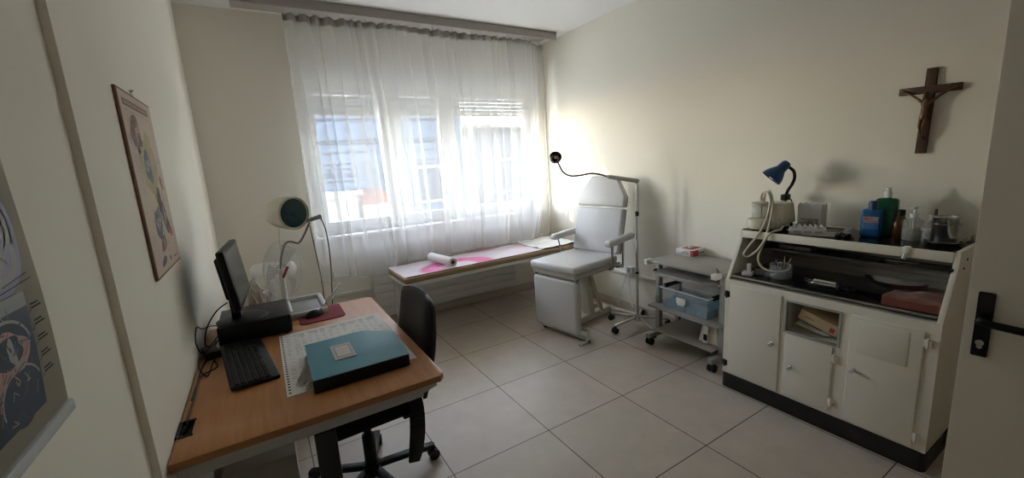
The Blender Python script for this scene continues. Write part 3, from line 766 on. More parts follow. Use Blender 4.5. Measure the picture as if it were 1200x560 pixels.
def fan():
    t = thing('pedestal_fan', 'white pedestal fan with a round wire guard behind the monitor', 'fan', (0, 0, 0))
    c = Vector((0.07, 3.26, 0.905)); n = Vector((0.80, -0.60, 0.02)).normalized()
    a = n.cross(Vector((0, 0, 1))).normalized(); u = a.cross(n)
    R = 0.205
    b = MB()
    def prof(s):   # guard profile: radius, depth along n
        return R * math.sin(s * PI / 2), 0.055 * math.cos(s * PI / 2)
    for k in range(44):
        th = 2 * PI * k / 44; d = a * math.cos(th) + u * math.sin(th)
        for sg in (1, -1):
            pts = []
            for q in range(7):
                r, h = prof(0.2 + 0.8 * q / 6); pts.append(c + d * r + n * (h * sg))
            b.tube(pts, 0.0015, 4)
    for rr, hh in ((R, 0), (R * 0.72, 0.039), (R * 0.72, -0.039)):
        b.tube([c + (a * math.cos(2 * PI * k / 40) + u * math.sin(2 * PI * k / 40)) * rr + n * hh for k in range(40)], 0.0035 if hh == 0 else 0.0016, 6, close=True)
    g = b.build('wire_guard', 'wire_cage', t)
    b = MB(); b.lathe([(0.0, 0.045), (0.055, 0.048), (0.06, 0.054), (0.05, 0.062), (0.0, 0.064)], c, n, 28); b.build('hub_cap', 'white_plastic', g)
    b = MB()
    for k in range(3):
        th = 2 * PI * k / 3; V = []
        for j in range(7):
            r = 0.035 + 0.145 * j / 6
            for i in range(6):
                ph = th + (-0.35 + 0.75 * i / 5) * (0.55 + 0.6 * j / 6); d = a * math.cos(ph) + u * math.sin(ph)
                V.append(b.addv(c + d * r + n * (0.022 * (i / 5 - 0.5) * 1.5)))
        for j in range(6):
            for i in range(5): b.face((V[j * 6 + i], V[j * 6 + i + 1], V[(j + 1) * 6 + i + 1], V[(j + 1) * 6 + i]))
    b.lathe([(0.0, -0.03), (0.04, -0.03), (0.04, 0.025), (0.0, 0.03)], c, n, 20); b.build('blades', 'fan_blade', t)
    b = MB(); b.lathe([(0.0, -0.235), (0.035, -0.232), (0.05, -0.21), (0.056, -0.15), (0.06, -0.09), (0.055, -0.05), (0.0, -0.045)], c, n, 28); b.build('motor_housing', 'white_plastic', t)
    p = c - n * 0.12
    b = MB(); b.cyl((p.x, p.y, 0.78), (p.x, p.y, p.z - 0.04), 0.028, 0.022, seg=18); b.cyl((p.x, p.y, 0.03), (p.x, p.y, 0.80), 0.02, seg=18); b.cyl((p.x, p.y, 0.66), (p.x, p.y, 0.82), 0.032, seg=18); b.build('pole', 'white_plastic', t)
    b = MB(); b.lathe([(0.0, 0.0), (0.17, 0.0), (0.175, 0.012), (0.15, 0.025), (0.05, 0.045), (0.0, 0.05)], (p.x, p.y, 0), (0, 0, 1), 32); b.build('base', 'white_plastic', t)
fan()

def bag():
    bm = bmesh.new(); bmesh.ops.create_icosphere(bm, subdivisions=5, radius=1)
    r = random.Random(2)
    from mathutils import noise
    for v in bm.verts:
        p = v.co.copy(); z = (p.z + 1) / 2
        k = 0.112 * (1 - 0.30 * z); sq = 1 + 0.10 * noise.noise(p * 3) + 0.30 * noise.noise(p * 7 + Vector((3, 1, 2))) * z + 0.10 * abs(noise.noise(p * 16))
        prof = (max(0.0, 1 - (2 * z - 1) ** 6)) ** 0.5
        h = math.hypot(p.x, p.y) or 1e-6
        v.co = Vector((p.x / h * k * prof * sq, p.y / h * k * 1.2 * prof * sq, z * (0.935 + 0.05 * noise.noise(Vector((p.x * 4, p.y * 4, 0))))))
    b = MB(); b.from_bm(bm); o = b.build('plastic_bag', 'bag', loc=(-0.118, 2.925, 0.0), angle=25)
    tag(o, 'tall crumpled clear plastic bag standing between the monitor and the fan', 'bag')
    bm = bmesh.new(); bmesh.ops.create_icosphere(bm, subdivisions=4, radius=1)
    for v in bm.verts:
        p = v.co.copy(); q = 1 + 0.25 * noise.noise(p * 2.5); v.co = Vector((p.x * 0.06 * q, p.y * 0.07 * q, 0.46 + p.z * 0.45 * q * 0.93))
    b = MB(); b.from_bm(bm); b.build('packing_material', 'p_skin', o)
bag()

# ------------------------------------------------------------------ examination couch
def couch():
    t = thing('examination_couch', 'tan-edged examination couch on white legs standing along the window', 'couch', (0.935, 3.365, 0), math.radians(1.6))
    L, Wd = 1.98, 0.575
    b = MB(); b.box(0, L, 0, Wd, 0.588, 0.636, 0.014, 3); b.build('padded_top', 'tan_vinyl', t)
    b = MB()
    b.box(0.005, L - 0.005, 0.005, 0.035, 0.556, 0.588, 0.003); b.box(0.005, L - 0.005, Wd - 0.035, Wd - 0.005, 0.556, 0.588, 0.003)
    b.box(0.005, 0.035, 0.035, Wd - 0.035, 0.556, 0.588, 0.003); b.box(L - 0.035, L - 0.005, 0.035, Wd - 0.035, 0.556, 0.588, 0.003)
    b.box(L / 2 - 0.015, L / 2 + 0.015, 0.035, Wd - 0.035, 0.556, 0.588, 0.003); b.build('frame', 'white_paint', t)
    for x in (0.08, L - 0.08):
        for y in (0.02, Wd - 0.02):
            b = MB(); b.box(x - 0.016, x + 0.016, y - 0.016, y + 0.016, 0.02, 0.557, 0.004); g = b.build('leg', 'white_paint', t)
            b = MB(); b.lathe([(0.0, 0), (0.022, 0), (0.022, 0.012), (0.014, 0.024), (0.0, 0.024)], (x, y, 0), (0, 0, 1), 14); b.build('leg_cap', 'rubber', g)
    def cloth(x0, x1, y0, y1, amp, seed, nx, ny, front=0.0, cold=0.0):
        from mathutils import noise
        bm = bmesh.new(); V = {}
        for i in range(nx + 1):
            for j in range(ny + 1):
                x = x0 + (x1 - x0) * i / nx; y = y0 + (y1 - y0) * j / ny
                h = amp * (0.5 + 0.5 * noise.noise(Vector((x * 7 + seed, y * 9, seed)))) + amp * 0.8 * abs(noise.noise(Vector((x * 3.5, y * 13 + seed, 2))))
                jj = 0.006 * noise.noise(Vector((x * 6, seed, 0))) if j in (0, ny) else 0
                V[i, j] = bm.verts.new((x, y + jj, 0.638 + h))
        for i in range(nx):
            for j in range(ny): bm.faces.new([V[i, j], V[i + 1, j], V[i + 1, j + 1], V[i, j + 1]])
        bmesh.ops.recalc_face_normals(bm, faces=bm.faces[:]); bmesh.ops.solidify(bm, geom=bm.faces[:], thickness=0.0012)
        b = MB(); b.from_bm(bm); return b
    loc, rz = (0.935, 3.365, 0), math.radians(1.6)
    b = cloth(0.012, 1.50, 0.022, 0.50, 0.006, 1, 70, 26); o = b.build('plastic_sheet', 'pink', loc=loc, rz=rz, angle=60)
    tag(o, 'white plastic sheet with broad pink swirls spread over the couch', 'sheet')
    b = MB(); b.box(0.03, 1.50, 0.017, 0.026, 0.6375, 0.643, 0.002); e = b.build('sheet_edge', 'p_brown', o)
    b = cloth(1.47, 1.965, 0.02, 0.54, 0.022, 4, 44, 34); o = b.build('paper_sheet', 'paper', loc=loc, rz=rz, angle=40)
    tag(o, 'crumpled white couch paper at the wall end of the couch', 'paper sheet')
    # paper roll lying across the couch
    p0 = Vector((1.338, 3.805, 0.692)); p1 = Vector((1.405, 3.415, 0.692)); d = (p1 - p0).normalized()
    L = (p1 - p0).length
    b = MB(); b.lathe([(0.021, 0.0), (0.038, 0.0), (0.040, 0.003), (0.040, L - 0.003), (0.038, L), (0.021, L)], p0, d, 36, capa=False, capb=False)
    r = b.build('paper_roll', 'paper'); tag(r, 'roll of white couch paper lying across the pink sheet', 'paper roll')
    b = MB(); b.lathe([(0.0212, 0.001), (0.0212, L - 0.001), (0.019, L - 0.001), (0.019, 0.001)], p0, d, 28, capa=False, capb=False); b.build('cardboard_core', 'kraft', r)
couch()

# ------------------------------------------------------------------ treatment chair
def exam_chair():
    t = thing('treatment_chair', 'white upholstered treatment chair with headrest, armrests and leg rest', 'treatment chair', (2.042, 2.803, 0), PI + 0.164)
    # local: x forward (towards the desk), so going back is -x; y = towards the camera side
    W = 0.265
    def pad(b, x0, x1, y0, y1, z0, z1, r=0.03): b.box(x0, x1, y0, y1, z0, z1, r, 4)
    b = MB(); pad(b, -0.60, 0.0, -W, W, 0.605, 0.668, 0.024); b.build('seat', 'white_vinyl', t)
    b = MB(); b.box(-0.60, -0.015, -W + 0.008, W - 0.008, 0.588, 0.607, 0.004); b.build('seat_board', 'white_vinyl2', t)
    # backrest, reclined: from (-.585, z .66) to (-.686, z 1.08)
    th = math.atan2(0.686 - 0.585, 1.083 - 0.66)
    Rb = Matrix.Translation((-0.588, 0, 0.668)) @ Matrix.Rotation(-th, 4, 'Y')
    hb = 0.43
    b = MB(); b.M = Rb; pad(b, -0.06, 0.0, -W, W, 0.004, hb - 0.004, 0.022); br = b.build('backrest', 'white_vinyl', t)
    b = MB(); b.M = Rb; b.box(-0.075, -0.058, -W + 0.006, W - 0.006, 0.01, hb - 0.01, 0.004); b.build('back_board', 'white_vinyl2', br)
    # headrest with tapered top
    hh = 0.285; wt = 0.137
    bm = bmesh.new(); pr = [(-W, 0.0), (W, 0.0), (W, 0.10), (W - 0.015, 0.125), (wt + 0.01, hh - 0.008), (wt - 0.012, hh), (-wt + 0.012, hh), (-wt - 0.01, hh - 0.008), (-W + 0.015, 0.125), (-W, 0.10)]
    vs = [bm.verts.new((0, y, z)) for y, z in pr]; f = bm.faces.new(vs); r = bmesh.ops.extrude_face_region(bm, geom=[f])
    bmesh.ops.translate(bm, vec=(-0.06, 0, 0), verts=[e for e in r['geom'] if isinstance(e, bmesh.types.BMVert)])
    bmesh.ops.recalc_face_normals(bm, faces=bm.faces[:]); bmesh.ops.bevel(bm, geom=[e for e in bm.edges], offset=0.016, segments=3, profile=0.5, affect='EDGES')
    b = MB(); b.M = Rb @ Matrix.Translation((0, 0, hb + 0.006)); b.from_bm(bm); hd = b.build('headrest', 'white_vinyl', t)
    b = MB(); b.M = Rb @ Matrix.Translation((-0.062, 0, hb + 0.006))
    b.M = b.M @ Matrix(((0, 0, -1, 0), (1, 0, 0, 0), (0, 1, 0, 0), (0, 0, 0, 1)))
    b.prism([(-W + 0.008, 0.008), (W - 0.008, 0.008), (W - 0.008, 0.10), (wt, hh - 0.01), (-wt, hh - 0.01), (-W + 0.008, 0.10)], 0.014, 0.003); b.build('headrest_board', 'white_vinyl2', hd)
    # leg rest
    b = MB(); b.box(-0.075, -0.022, -W + 0.012, W - 0.012, 0.070, 0.535, 0.032, 4); lr = b.build('leg_rest', 'white_vinyl', t)
    b = MB(); b.box(-0.092, -0.073, -W + 0.02, W - 0.02, 0.10, 0.525, 0.004); b.build('leg_rest_board', 'ivory_frame', lr)
    # frame under the seat, hinges, gas strut
    b = MB()
    for s in (1, -1):
        b.box(-0.66, -0.02, s * (W - 0.03) - 0.012, s * (W - 0.03) + 0.012, 0.555, 0.59, 0.003)
    b.box(-0.05, -0.025, -W + 0.03, W - 0.03, 0.56, 0.585, 0.003); b.box(-0.55, -0.525, -W + 0.03, W - 0.03, 0.56, 0.585, 0.003); b.build('seat_frame', 'ivory_frame', t)
    for s in (1, -1):
        b = MB()
        b.obox((-0.04, s * (W - 0.03), 0.575), (-0.085, s * (W - 0.03), 0.46), 0.014, 0.02, 0.003); b.cyl((-0.055, s * (W - 0.045), 0.552), (-0.055, s * (W - 0.012), 0.552), 0.012, seg=12)
        b.build('leg_rest_hinge', 'steel', t)
    for s in (1, -1):
        b = MB()
        b.obox((-0.56, s * (W + 0.012), 0.57), (-0.66, s * (W + 0.012), 0.565), 0.012, 0.025, 0.003)
        b.obox((-0.655, s * (W + 0.012), 0.555), (-0.665, s * (W + 0.012), 0.80), 0.012, 0.022, 0.003); b.obox((-0.52, s * (W + 0.012), 0.58), (-0.66, s * (W + 0.012), 0.545), 0.012, 0.016, 0.003)
        b.build('recline_bracket', 'steel', t)
    # armrests on slim chrome posts
    for s in (1, -1):
        y = s * (W + 0.055)
        bm = bmesh.new(); bmesh.ops.create_cube(bm, size=1)
        for v in bm.verts:
            v.co = Vector((-0.56 + v.co.x * 0.38, y + v.co.y * (0.078 if v.co.x > 0 else 0.066), 0.822 + v.co.z * 0.058 + (0.012 if v.co.x > 0 else -0.012) * -1))
        bmesh.ops.bevel(bm, geom=bm.edges[:], offset=0.024, segments=4, profile=0.5, affect='EDGES')
        b = MB(); b.from_bm(bm); a = b.build('armrest', 'white_vinyl', t)
        b = MB(); b.obox((-0.48, s * (W + 0.02), 0.56), (-0.44, y, 0.80), 0.020, 0.012, 0.002); b.obox((-0.50, s * (W + 0.02), 0.57), (-0.44, s * (W + 0.02), 0.57), 0.014, 0.022, 0.002); b.build('armrest_post', 'steel', a)
    # base: H frame with pedestal
    b = MB()
    b.box(-0.150, -0.10, -0.24, 0.30, 0.018, 0.058, 0.005); b.box(-0.83, -0.78, -0.30, 0.36, 0.02, 0.065, 0.005); b.box(-0.79, -0.14, -0.035, 0.035, 0.025, 0.085, 0.006)
    b.build('base_frame', 'ivory_frame', t)
    b = MB()
    b.obox((-0.50, 0, 0.08), (-0.42, 0, 0.57), 0.09, 0.07, 0.006); b.obox((-0.62, 0.06, 0.08), (-0.42, 0.06, 0.56), 0.03, 0.03, 0.004); b.obox((-0.62, -0.06, 0.08), (-0.42, -0.06, 0.56), 0.03, 0.03, 0.004); b.build('lift_column', 'ivory_frame', t)
    b = MB(); b.cyl((-0.13, 0.10, 0.09), (-0.14, 0.12, 0.33), 0.016, seg=14); b.cyl((-0.14, 0.12, 0.33), (-0.145, 0.125, 0.57), 0.010, seg=12); b.obox((-0.13, 0.10, 0.06), (-0.13, 0.02, 0.06), 0.03, 0.02, 0.003); b.build('gas_strut', 'black', t)
    b = MB(); b.tube([(-0.20, 0.23, 0.06), (-0.05, 0.34, 0.05), (0.01, 0.345, 0.05)], 0.011, 10); b.box(-0.02, 0.05, 0.325, 0.36, 0.035, 0.06, 0.006); b.obox((-0.20, 0.24, 0.06), (-0.2, 0.03, 0.06), 0.02, 0.02, 0.003); b.build('foot_pedal', 'grey_metal', t)
    for p in ((-0.125, -0.22), (-0.125, 0.28), (-0.805, -0.28), (-0.805, 0.34)):
        b = MB(); b.lathe([(0.0, 0), (0.02, 0), (0.02, 0.012), (0.012, 0.024), (0.0, 0.024)], (p[0], p[1], 0), (0, 0, 1), 14); b.build('foot', 'rubber', t)
exam_chair()

def lamp_stand():
    t = thing('examination_lamp', 'chrome five-footed stand with a gooseneck examination lamp beside the treatment chair', 'lamp', (0, 0, 0))
    P = Vector((2.784, 2.512, 0))
    b = MB(); b.cyl(P + Vector((0, 0, 0.085)), P + Vector((0, 0, 1.33)), 0.0115, seg=18); b.build('pole', 'chrome', t)
    b = MB(); b.cyl(P + Vector((0, 0, 1.02)), P + Vector((0, 0, 1.06)), 0.016, seg=16); b.cyl(P + Vector((0, 0, 0.50)), P + Vector((0, 0, 0.515)), 0.014, seg=16); b.build('collar', 'black', t)
    b = MB(); b.lathe([(0.0, 0.055), (0.035, 0.055), (0.035, 0.085), (0.02, 0.12), (0.0, 0.12)], P, (0, 0, 1), 20); b.build('hub', 'chrome', t)
    for k in range(5):
        a = math.radians(177 + 72 * k); d = Vector((math.cos(a), math.sin(a), 0)); R = 0.27
        b = MB(); b.obox(P + d * 0.02 + Vector((0, 0, 0.09)), P + d * R + Vector((0, 0, 0.07)), 0.022, 0.022, 0.005); b.cyl(P + d * (R - 0.012) + Vector((0, 0, 0.04)), P + d * (R - 0.012) + Vector((0, 0, 0.066)), 0.007, seg=8)
        l = b.build('leg', 'chrome', t)
        s = Vector((-d.y, d.x, 0)); c = P + d * (R + 0.0) + Vector((0, 0, 0.026))
        b = MB()
        for q in (-1, 1): b.cyl(c + s * 0.005 * q, c + s * 0.021 * q, 0.026, seg=16)
        b.box(c.x - 0.012, c.x + 0.012, c.y - 0.012, c.y + 0.012, 0.03, 0.06, 0.004); b.build('caster', 'rubber', l)
    # arm
    b = MB(); A = P + Vector((0.012, -0.012, 1.322)); Bp = Vector((2.618, 2.678, 1.372)); b.obox(A, Bp, 0.032, 0.036, 0.007); ar = b.build('arm', 'arm_grey', t)
    b = MB(); dd = (Bp - A).normalized(); b.cyl(Bp - dd * 0.008, Bp + dd * 0.022, 0.015, 0.012, seg=16); b.build('arm_collar', 'white_plastic', ar)
    G = [Bp + dd * 0.01, (2.565, 2.731, 1.396), (2.508, 2.788, 1.408), (2.445, 2.851, 1.397), (2.385, 2.911, 1.397), (2.34, 2.956, 1.432), (2.314, 2.982, 1.50), (2.304, 2.992, 1.535)]
    b = MB(); b.tube(G, 0.0072, 10, smooth=8); b.build('gooseneck', 'brown_chrome', t)
    # small reflector head facing the seat
    n = Vector((-0.35, -0.80, 0.45)).normalized(); c = Vector((2.293, 3.003, 1.562))
    b = MB(); b.lathe([(r * 1.25, q * 1.25) for r, q in ((0.0, -0.042), (0.018, -0.040), (0.034, -0.026), (0.042, -0.004), (0.043, 0.016), (0.041, 0.022), (0.038, 0.016), (0.03, 0.0), (0.0, -0.012))], c, n, 32); h = b.build('lamp_head', 'brown_chrome', t)
    b = MB(); b.ell(c + n * 0.004, (0.014, 0.014, 0.014), 16, 10); b.build('bulb', 'white_plastic', h)
    # coiled cord by the pole
    pts = []
    for i in range(130):
        z = 1.29 - 0.26 * i / 129; a = i * 0.85; pts.append(P + Vector((0.020 + 0.007 * math.cos(a), 0.004 + 0.007 * math.sin(a), z)))
    pts = [P + Vector((-0.02, 0.01, 1.325)), P + Vector((-0.012, 0.0, 1.30))] + pts
    b = MB(); b.tube(pts, 0.0022, 5); b.build('coiled_cord', 'black', t)
    b = MB(); b.tube([P + Vector((0.02, 0.004, 1.03)), P + Vector((-0.012, 0.03, 0.9)), P + Vector((-0.02, 0.035, 0.8)), P + Vector((-0.008, 0.02, 0.68)), P + Vector((0.02, 0.0, 0.5)), P + Vector((0.08, 0.1, 0.16)), P + Vector((0.19, 0.25, 0.12)), (3.0, 2.81, 0.36), (3.0, 2.80, 0.40)], 0.0025, 6, smooth=8); b.build('power_cord', 'white_plastic', t)
lamp_stand()

def socket():
    b = MB(); b.box(WR - 0.045, WR, 2.755, 2.835, 0.40, 0.47, 0.008); o = b.build('wall_socket', 'white_plastic'); tag(o, 'white surface-mounted double socket on the wall behind the lamp stand', 'socket')
    b = MB()
    b.box(WR - 0.048, WR - 0.044, 2.79, 2.828, 0.415, 0.455); b.build('socket_face', 'grey_plastic', o)
    b = MB(); b.tube([(WR - 0.04, 2.83, 0.41), (WR - 0.05, 2.88, 0.25), (WR - 0.06, 2.92, 0.12), (WR - 0.07, 2.96, 0.004), (WR - 0.12, 3.1, 0.004), (WR - 0.1, 3.3, 0.004)], 0.003, 6, smooth=8); c = b.build('chair_cable', 'white_plastic'); tag(c, 'thin pale cable running from the wall socket down to the floor', 'cable')
socket()

# ------------------------------------------------------------------ trolley
def trolley():
    t = thing('equipment_trolley', 'grey wheeled trolley with four shelves beside the enamel cabinet', 'trolley', (2.545, 1.60, 0), math.radians(-1.5))
    # local x: depth to the wall, y: width
    D, Wd = 0.44, 0.625
    b = MB(); b.box(0.0, D, 0.035, Wd - 0.035, 0.70, 0.718, 0.003); b.build('top_shelf', 'trolley', t)
    for y in (0.0, Wd - 0.035):
        b = MB(); b.box(-0.02, 0.05, y, y + 0.038, 0.683, 0.722, 0.003); b.build('corner_block', 'duct', t)
    b = MB(); b.box(0.05, D, 0.0, 0.035, 0.686, 0.716, 0.003); b.box(0.05, D, Wd - 0.035, Wd, 0.686, 0.716, 0.003); b.build('top_rail', 'trolley_frame', t)
    # pull-out tray with rounded lip
    b = MB(); b.M = Matrix.Translation((0, 0, 0.618)); b.prism([(0.03, 0.05), (-0.03, 0.09), (-0.035, 0.12), (-0.035, Wd - 0.12), (-0.03, Wd - 0.09), (0.03, Wd - 0.05), (D - 0.05, Wd - 0.05), (D - 0.05, 0.05)], 0.014, 0.004)
    b.tube([(0.06, 0.055, 0.02), (0.02, 0.06, 0.02), (-0.025, 0.095, 0.02), (-0.03, 0.13, 0.02), (-0.03, Wd - 0.13, 0.02), (-0.025, Wd - 0.095, 0.02), (0.02, Wd - 0.06, 0.02), (0.06, Wd - 0.055, 0.02)], 0.008, 8); b.build('pull_out_tray', 'trolley', t)
    b = MB(); b.box(0.02, D, -0.0, Wd, 0.322, 0.34, 0.005); b.build('middle_shelf', 'trolley', t)
    b = MB(); b.box(0.03, D, 0.05, Wd - 0.05, 0.128, 0.142, 0.003); b.build('bottom_shelf', 'trolley', t)
    for y in (0.012, Wd - 0.05):
        b = MB(); b.box(0.10, 0.145, y, y + 0.038, 0.10, 0.70, 0.004); b.box(0.34, 0.38, y, y + 0.038, 0.10, 0.70, 0.004); b.build('upright', 'trolley_frame', t)
        b = MB(); b.box(-0.015, D, y, y + 0.038, 0.062, 0.102, 0.004); b.build('foot_rail', 'trolley_frame', t)
        for x in (0.015, D - 0.03):
            b = MB()
            for q in (-1, 1): b.cyl((x, y + 0.019 + 0.006 * q, 0.028), (x, y + 0.019 + 0.024 * q, 0.028), 0.028, seg=16)
            b.box(x - 0.018, x + 0.018, y + 0.005, y + 0.034, 0.034, 0.063, 0.008); b.build('caster', 'rubber', t)
    b = MB(); b.obox((0.05, 0.03, 0.724), (0.12, 0.085, 0.722), 0.006, 0.004); b.tube([(0.02, 0.02, 0.7225), (0.08, 0.045, 0.7215), (0.13, 0.10, 0.7215)], 0.003, 6); b.build('loose_lead', 'rubber', t)
    # glove box
    g = thing('glove_box', 'white and dark red glove carton on the trolley top', 'box', (2.905, 2.085, 0.7185), math.radians(2))
    b = MB(); b.box(-0.045, 0.125, -0.07, 0.085, 0, 0.052, 0.002); b.build('carton_body', 'paper', g)
    b = MB(); z = 0.0525
    b.box(-0.0462, -0.044, -0.07, -0.048, 0.002, 0.051); b.box(-0.046, 0.03, -0.0712, -0.069, 0.002, 0.051)
    b.box(-0.01, 0.115, -0.045, 0.06, 0.0505, z); b.build('red_print', 'box_red', g)
    b = MB()
    for k in range(4): b.box(-0.0464, -0.0445, -0.03 + 0.0, 0.07 - 0.02 * k, 0.012 + 0.008 * k, 0.016 + 0.008 * k)
    b.box(0.035, 0.11, -0.0714, -0.069, 0.012, 0.03); b.build('printed_lines', 'ink_grey', g)
    bm = bmesh.new(); bmesh.ops.create_icosphere(bm, subdivisions=3, radius=1)
    from mathutils import noise
    for v in bm.verts: v.co = Vector((0.052 + v.co.x * 0.045, 0.008 + v.co.y * 0.02, 0.052 + max(-0.1, v.co.z) * (0.016 + 0.012 * noise.noise(v.co * 3))))
    b = MB(); b.from_bm(bm); b.build('glove_tuft', 'paper2', g)
    # clear storage box with blue packets
    s = thing('storage_box', 'clear plastic storage box of blue packets on the trolley middle shelf', 'storage box', (2.615, 1.715, 0.341), math.radians(-2))
    L1, W1, Hh = 0.27, 0.385, 0.165
    def shell_box(b, x0, x1, y0, y1, z0, z1, th, flare):
        o = [(x0, y0), (x1, y0), (x1, y1), (x0, y1)]
        def ring(z, g): return [b.addv((x + (g if x == x1 else -g), y + (g if y == y1 else -g), z)) for x, y in o]
        A, Bq, Cq, Dq = ring(z0, 0), ring(z1, flare), ring(z1, flare - th), ring(z0 + th, -th)
        for R1, R2 in ((A, Bq), (Bq, Cq), (Cq, Dq)):
            for k in range(4): b.face((R1[k], R1[(k + 1) % 4], R2[(k + 1) % 4], R2[k]))
        b.face(A[::-1]); b.face(Dq)
    b = MB(); shell_box(b, 0, L1, 0, W1, 0, Hh, 0.003, 0.014); b.build('box_body', 'clear', s)
    b = MB()
    for (a0, a1, c0, c1) in ((-0.026, -0.012, -0.026, W1 + 0.026), (L1 + 0.012, L1 + 0.026, -0.026, W1 + 0.026), (-0.012, L1 + 0.012, -0.026, -0.012), (-0.012, L1 + 0.012, W1 + 0.012, W1 + 0.026)):
        b.box(a0, a1, c0, c1, Hh - 0.006, Hh + 0.006, 0.003)
    b.build('box_rim', 'clear_rim', s)
    for y in (-0.03, W1 + 0.008):
        b = MB(); b.box(0.03, L1 - 0.02, y, y + 0.024, Hh - 0.018, Hh + 0.014, 0.006); b.build('handle', 'black', s)
    b = MB(); b.box(-0.016, -0.0125, 0.175, 0.255, 0.07, 0.115, 0.001); b.box(-0.016, -0.0125, 0.19, 0.245, 0.055, 0.072); b.build('label_sticker', 'paper', s)
    b = MB()
    rr = random.Random(4)
    for i in range(3):
        for j in range(4):
            b.box(0.012 + 0.082 * i, 0.09 + 0.082 * i, 0.012 + 0.091 * j, 0.10 + 0.091 * j, 0.004, 0.05 + 0.035 * rr.random(), 0.004)
    b.build('packets', 'bluecontents', s); b.cur = 0
    # cream device on the bottom shelf
    d = thing('cream_device', 'cream plastic handset unit on the trolley bottom shelf', 'device', (2.665, 1.735, 0.143), 0.02)
    b = MB(); b.M = Matrix.Translation((0, 0, 0)); bm = bmesh.new(); bmesh.ops.create_cube(bm, size=1)
    for v in bm.verts:
        k = 1 if v.co.z < 0 else 0.78
        v.co = Vector((0.09 + v.co.x * 0.18 * k, 0.0 + v.co.y * 0.16 * k, 0.068 + v.co.z * 0.136))
    bmesh.ops.bevel(bm, geom=bm.edges[:], offset=0.012, segments=3, profile=0.5, affect='EDGES'); b.from_bm(bm); b.build('device_body', 'cream_plastic', d)
    b = MB(); b.obox((-0.012, 0.012, 0.005), (0.002, 0.012, 0.135), 0.035, 0.02, 0.004); b.build('handset', 'duct', d)
    b = MB(); b.box(-0.026, -0.016, -0.002, 0.022, 0.03, 0.075, 0.002); b.build('handset_keys', 'black', d)
trolley()

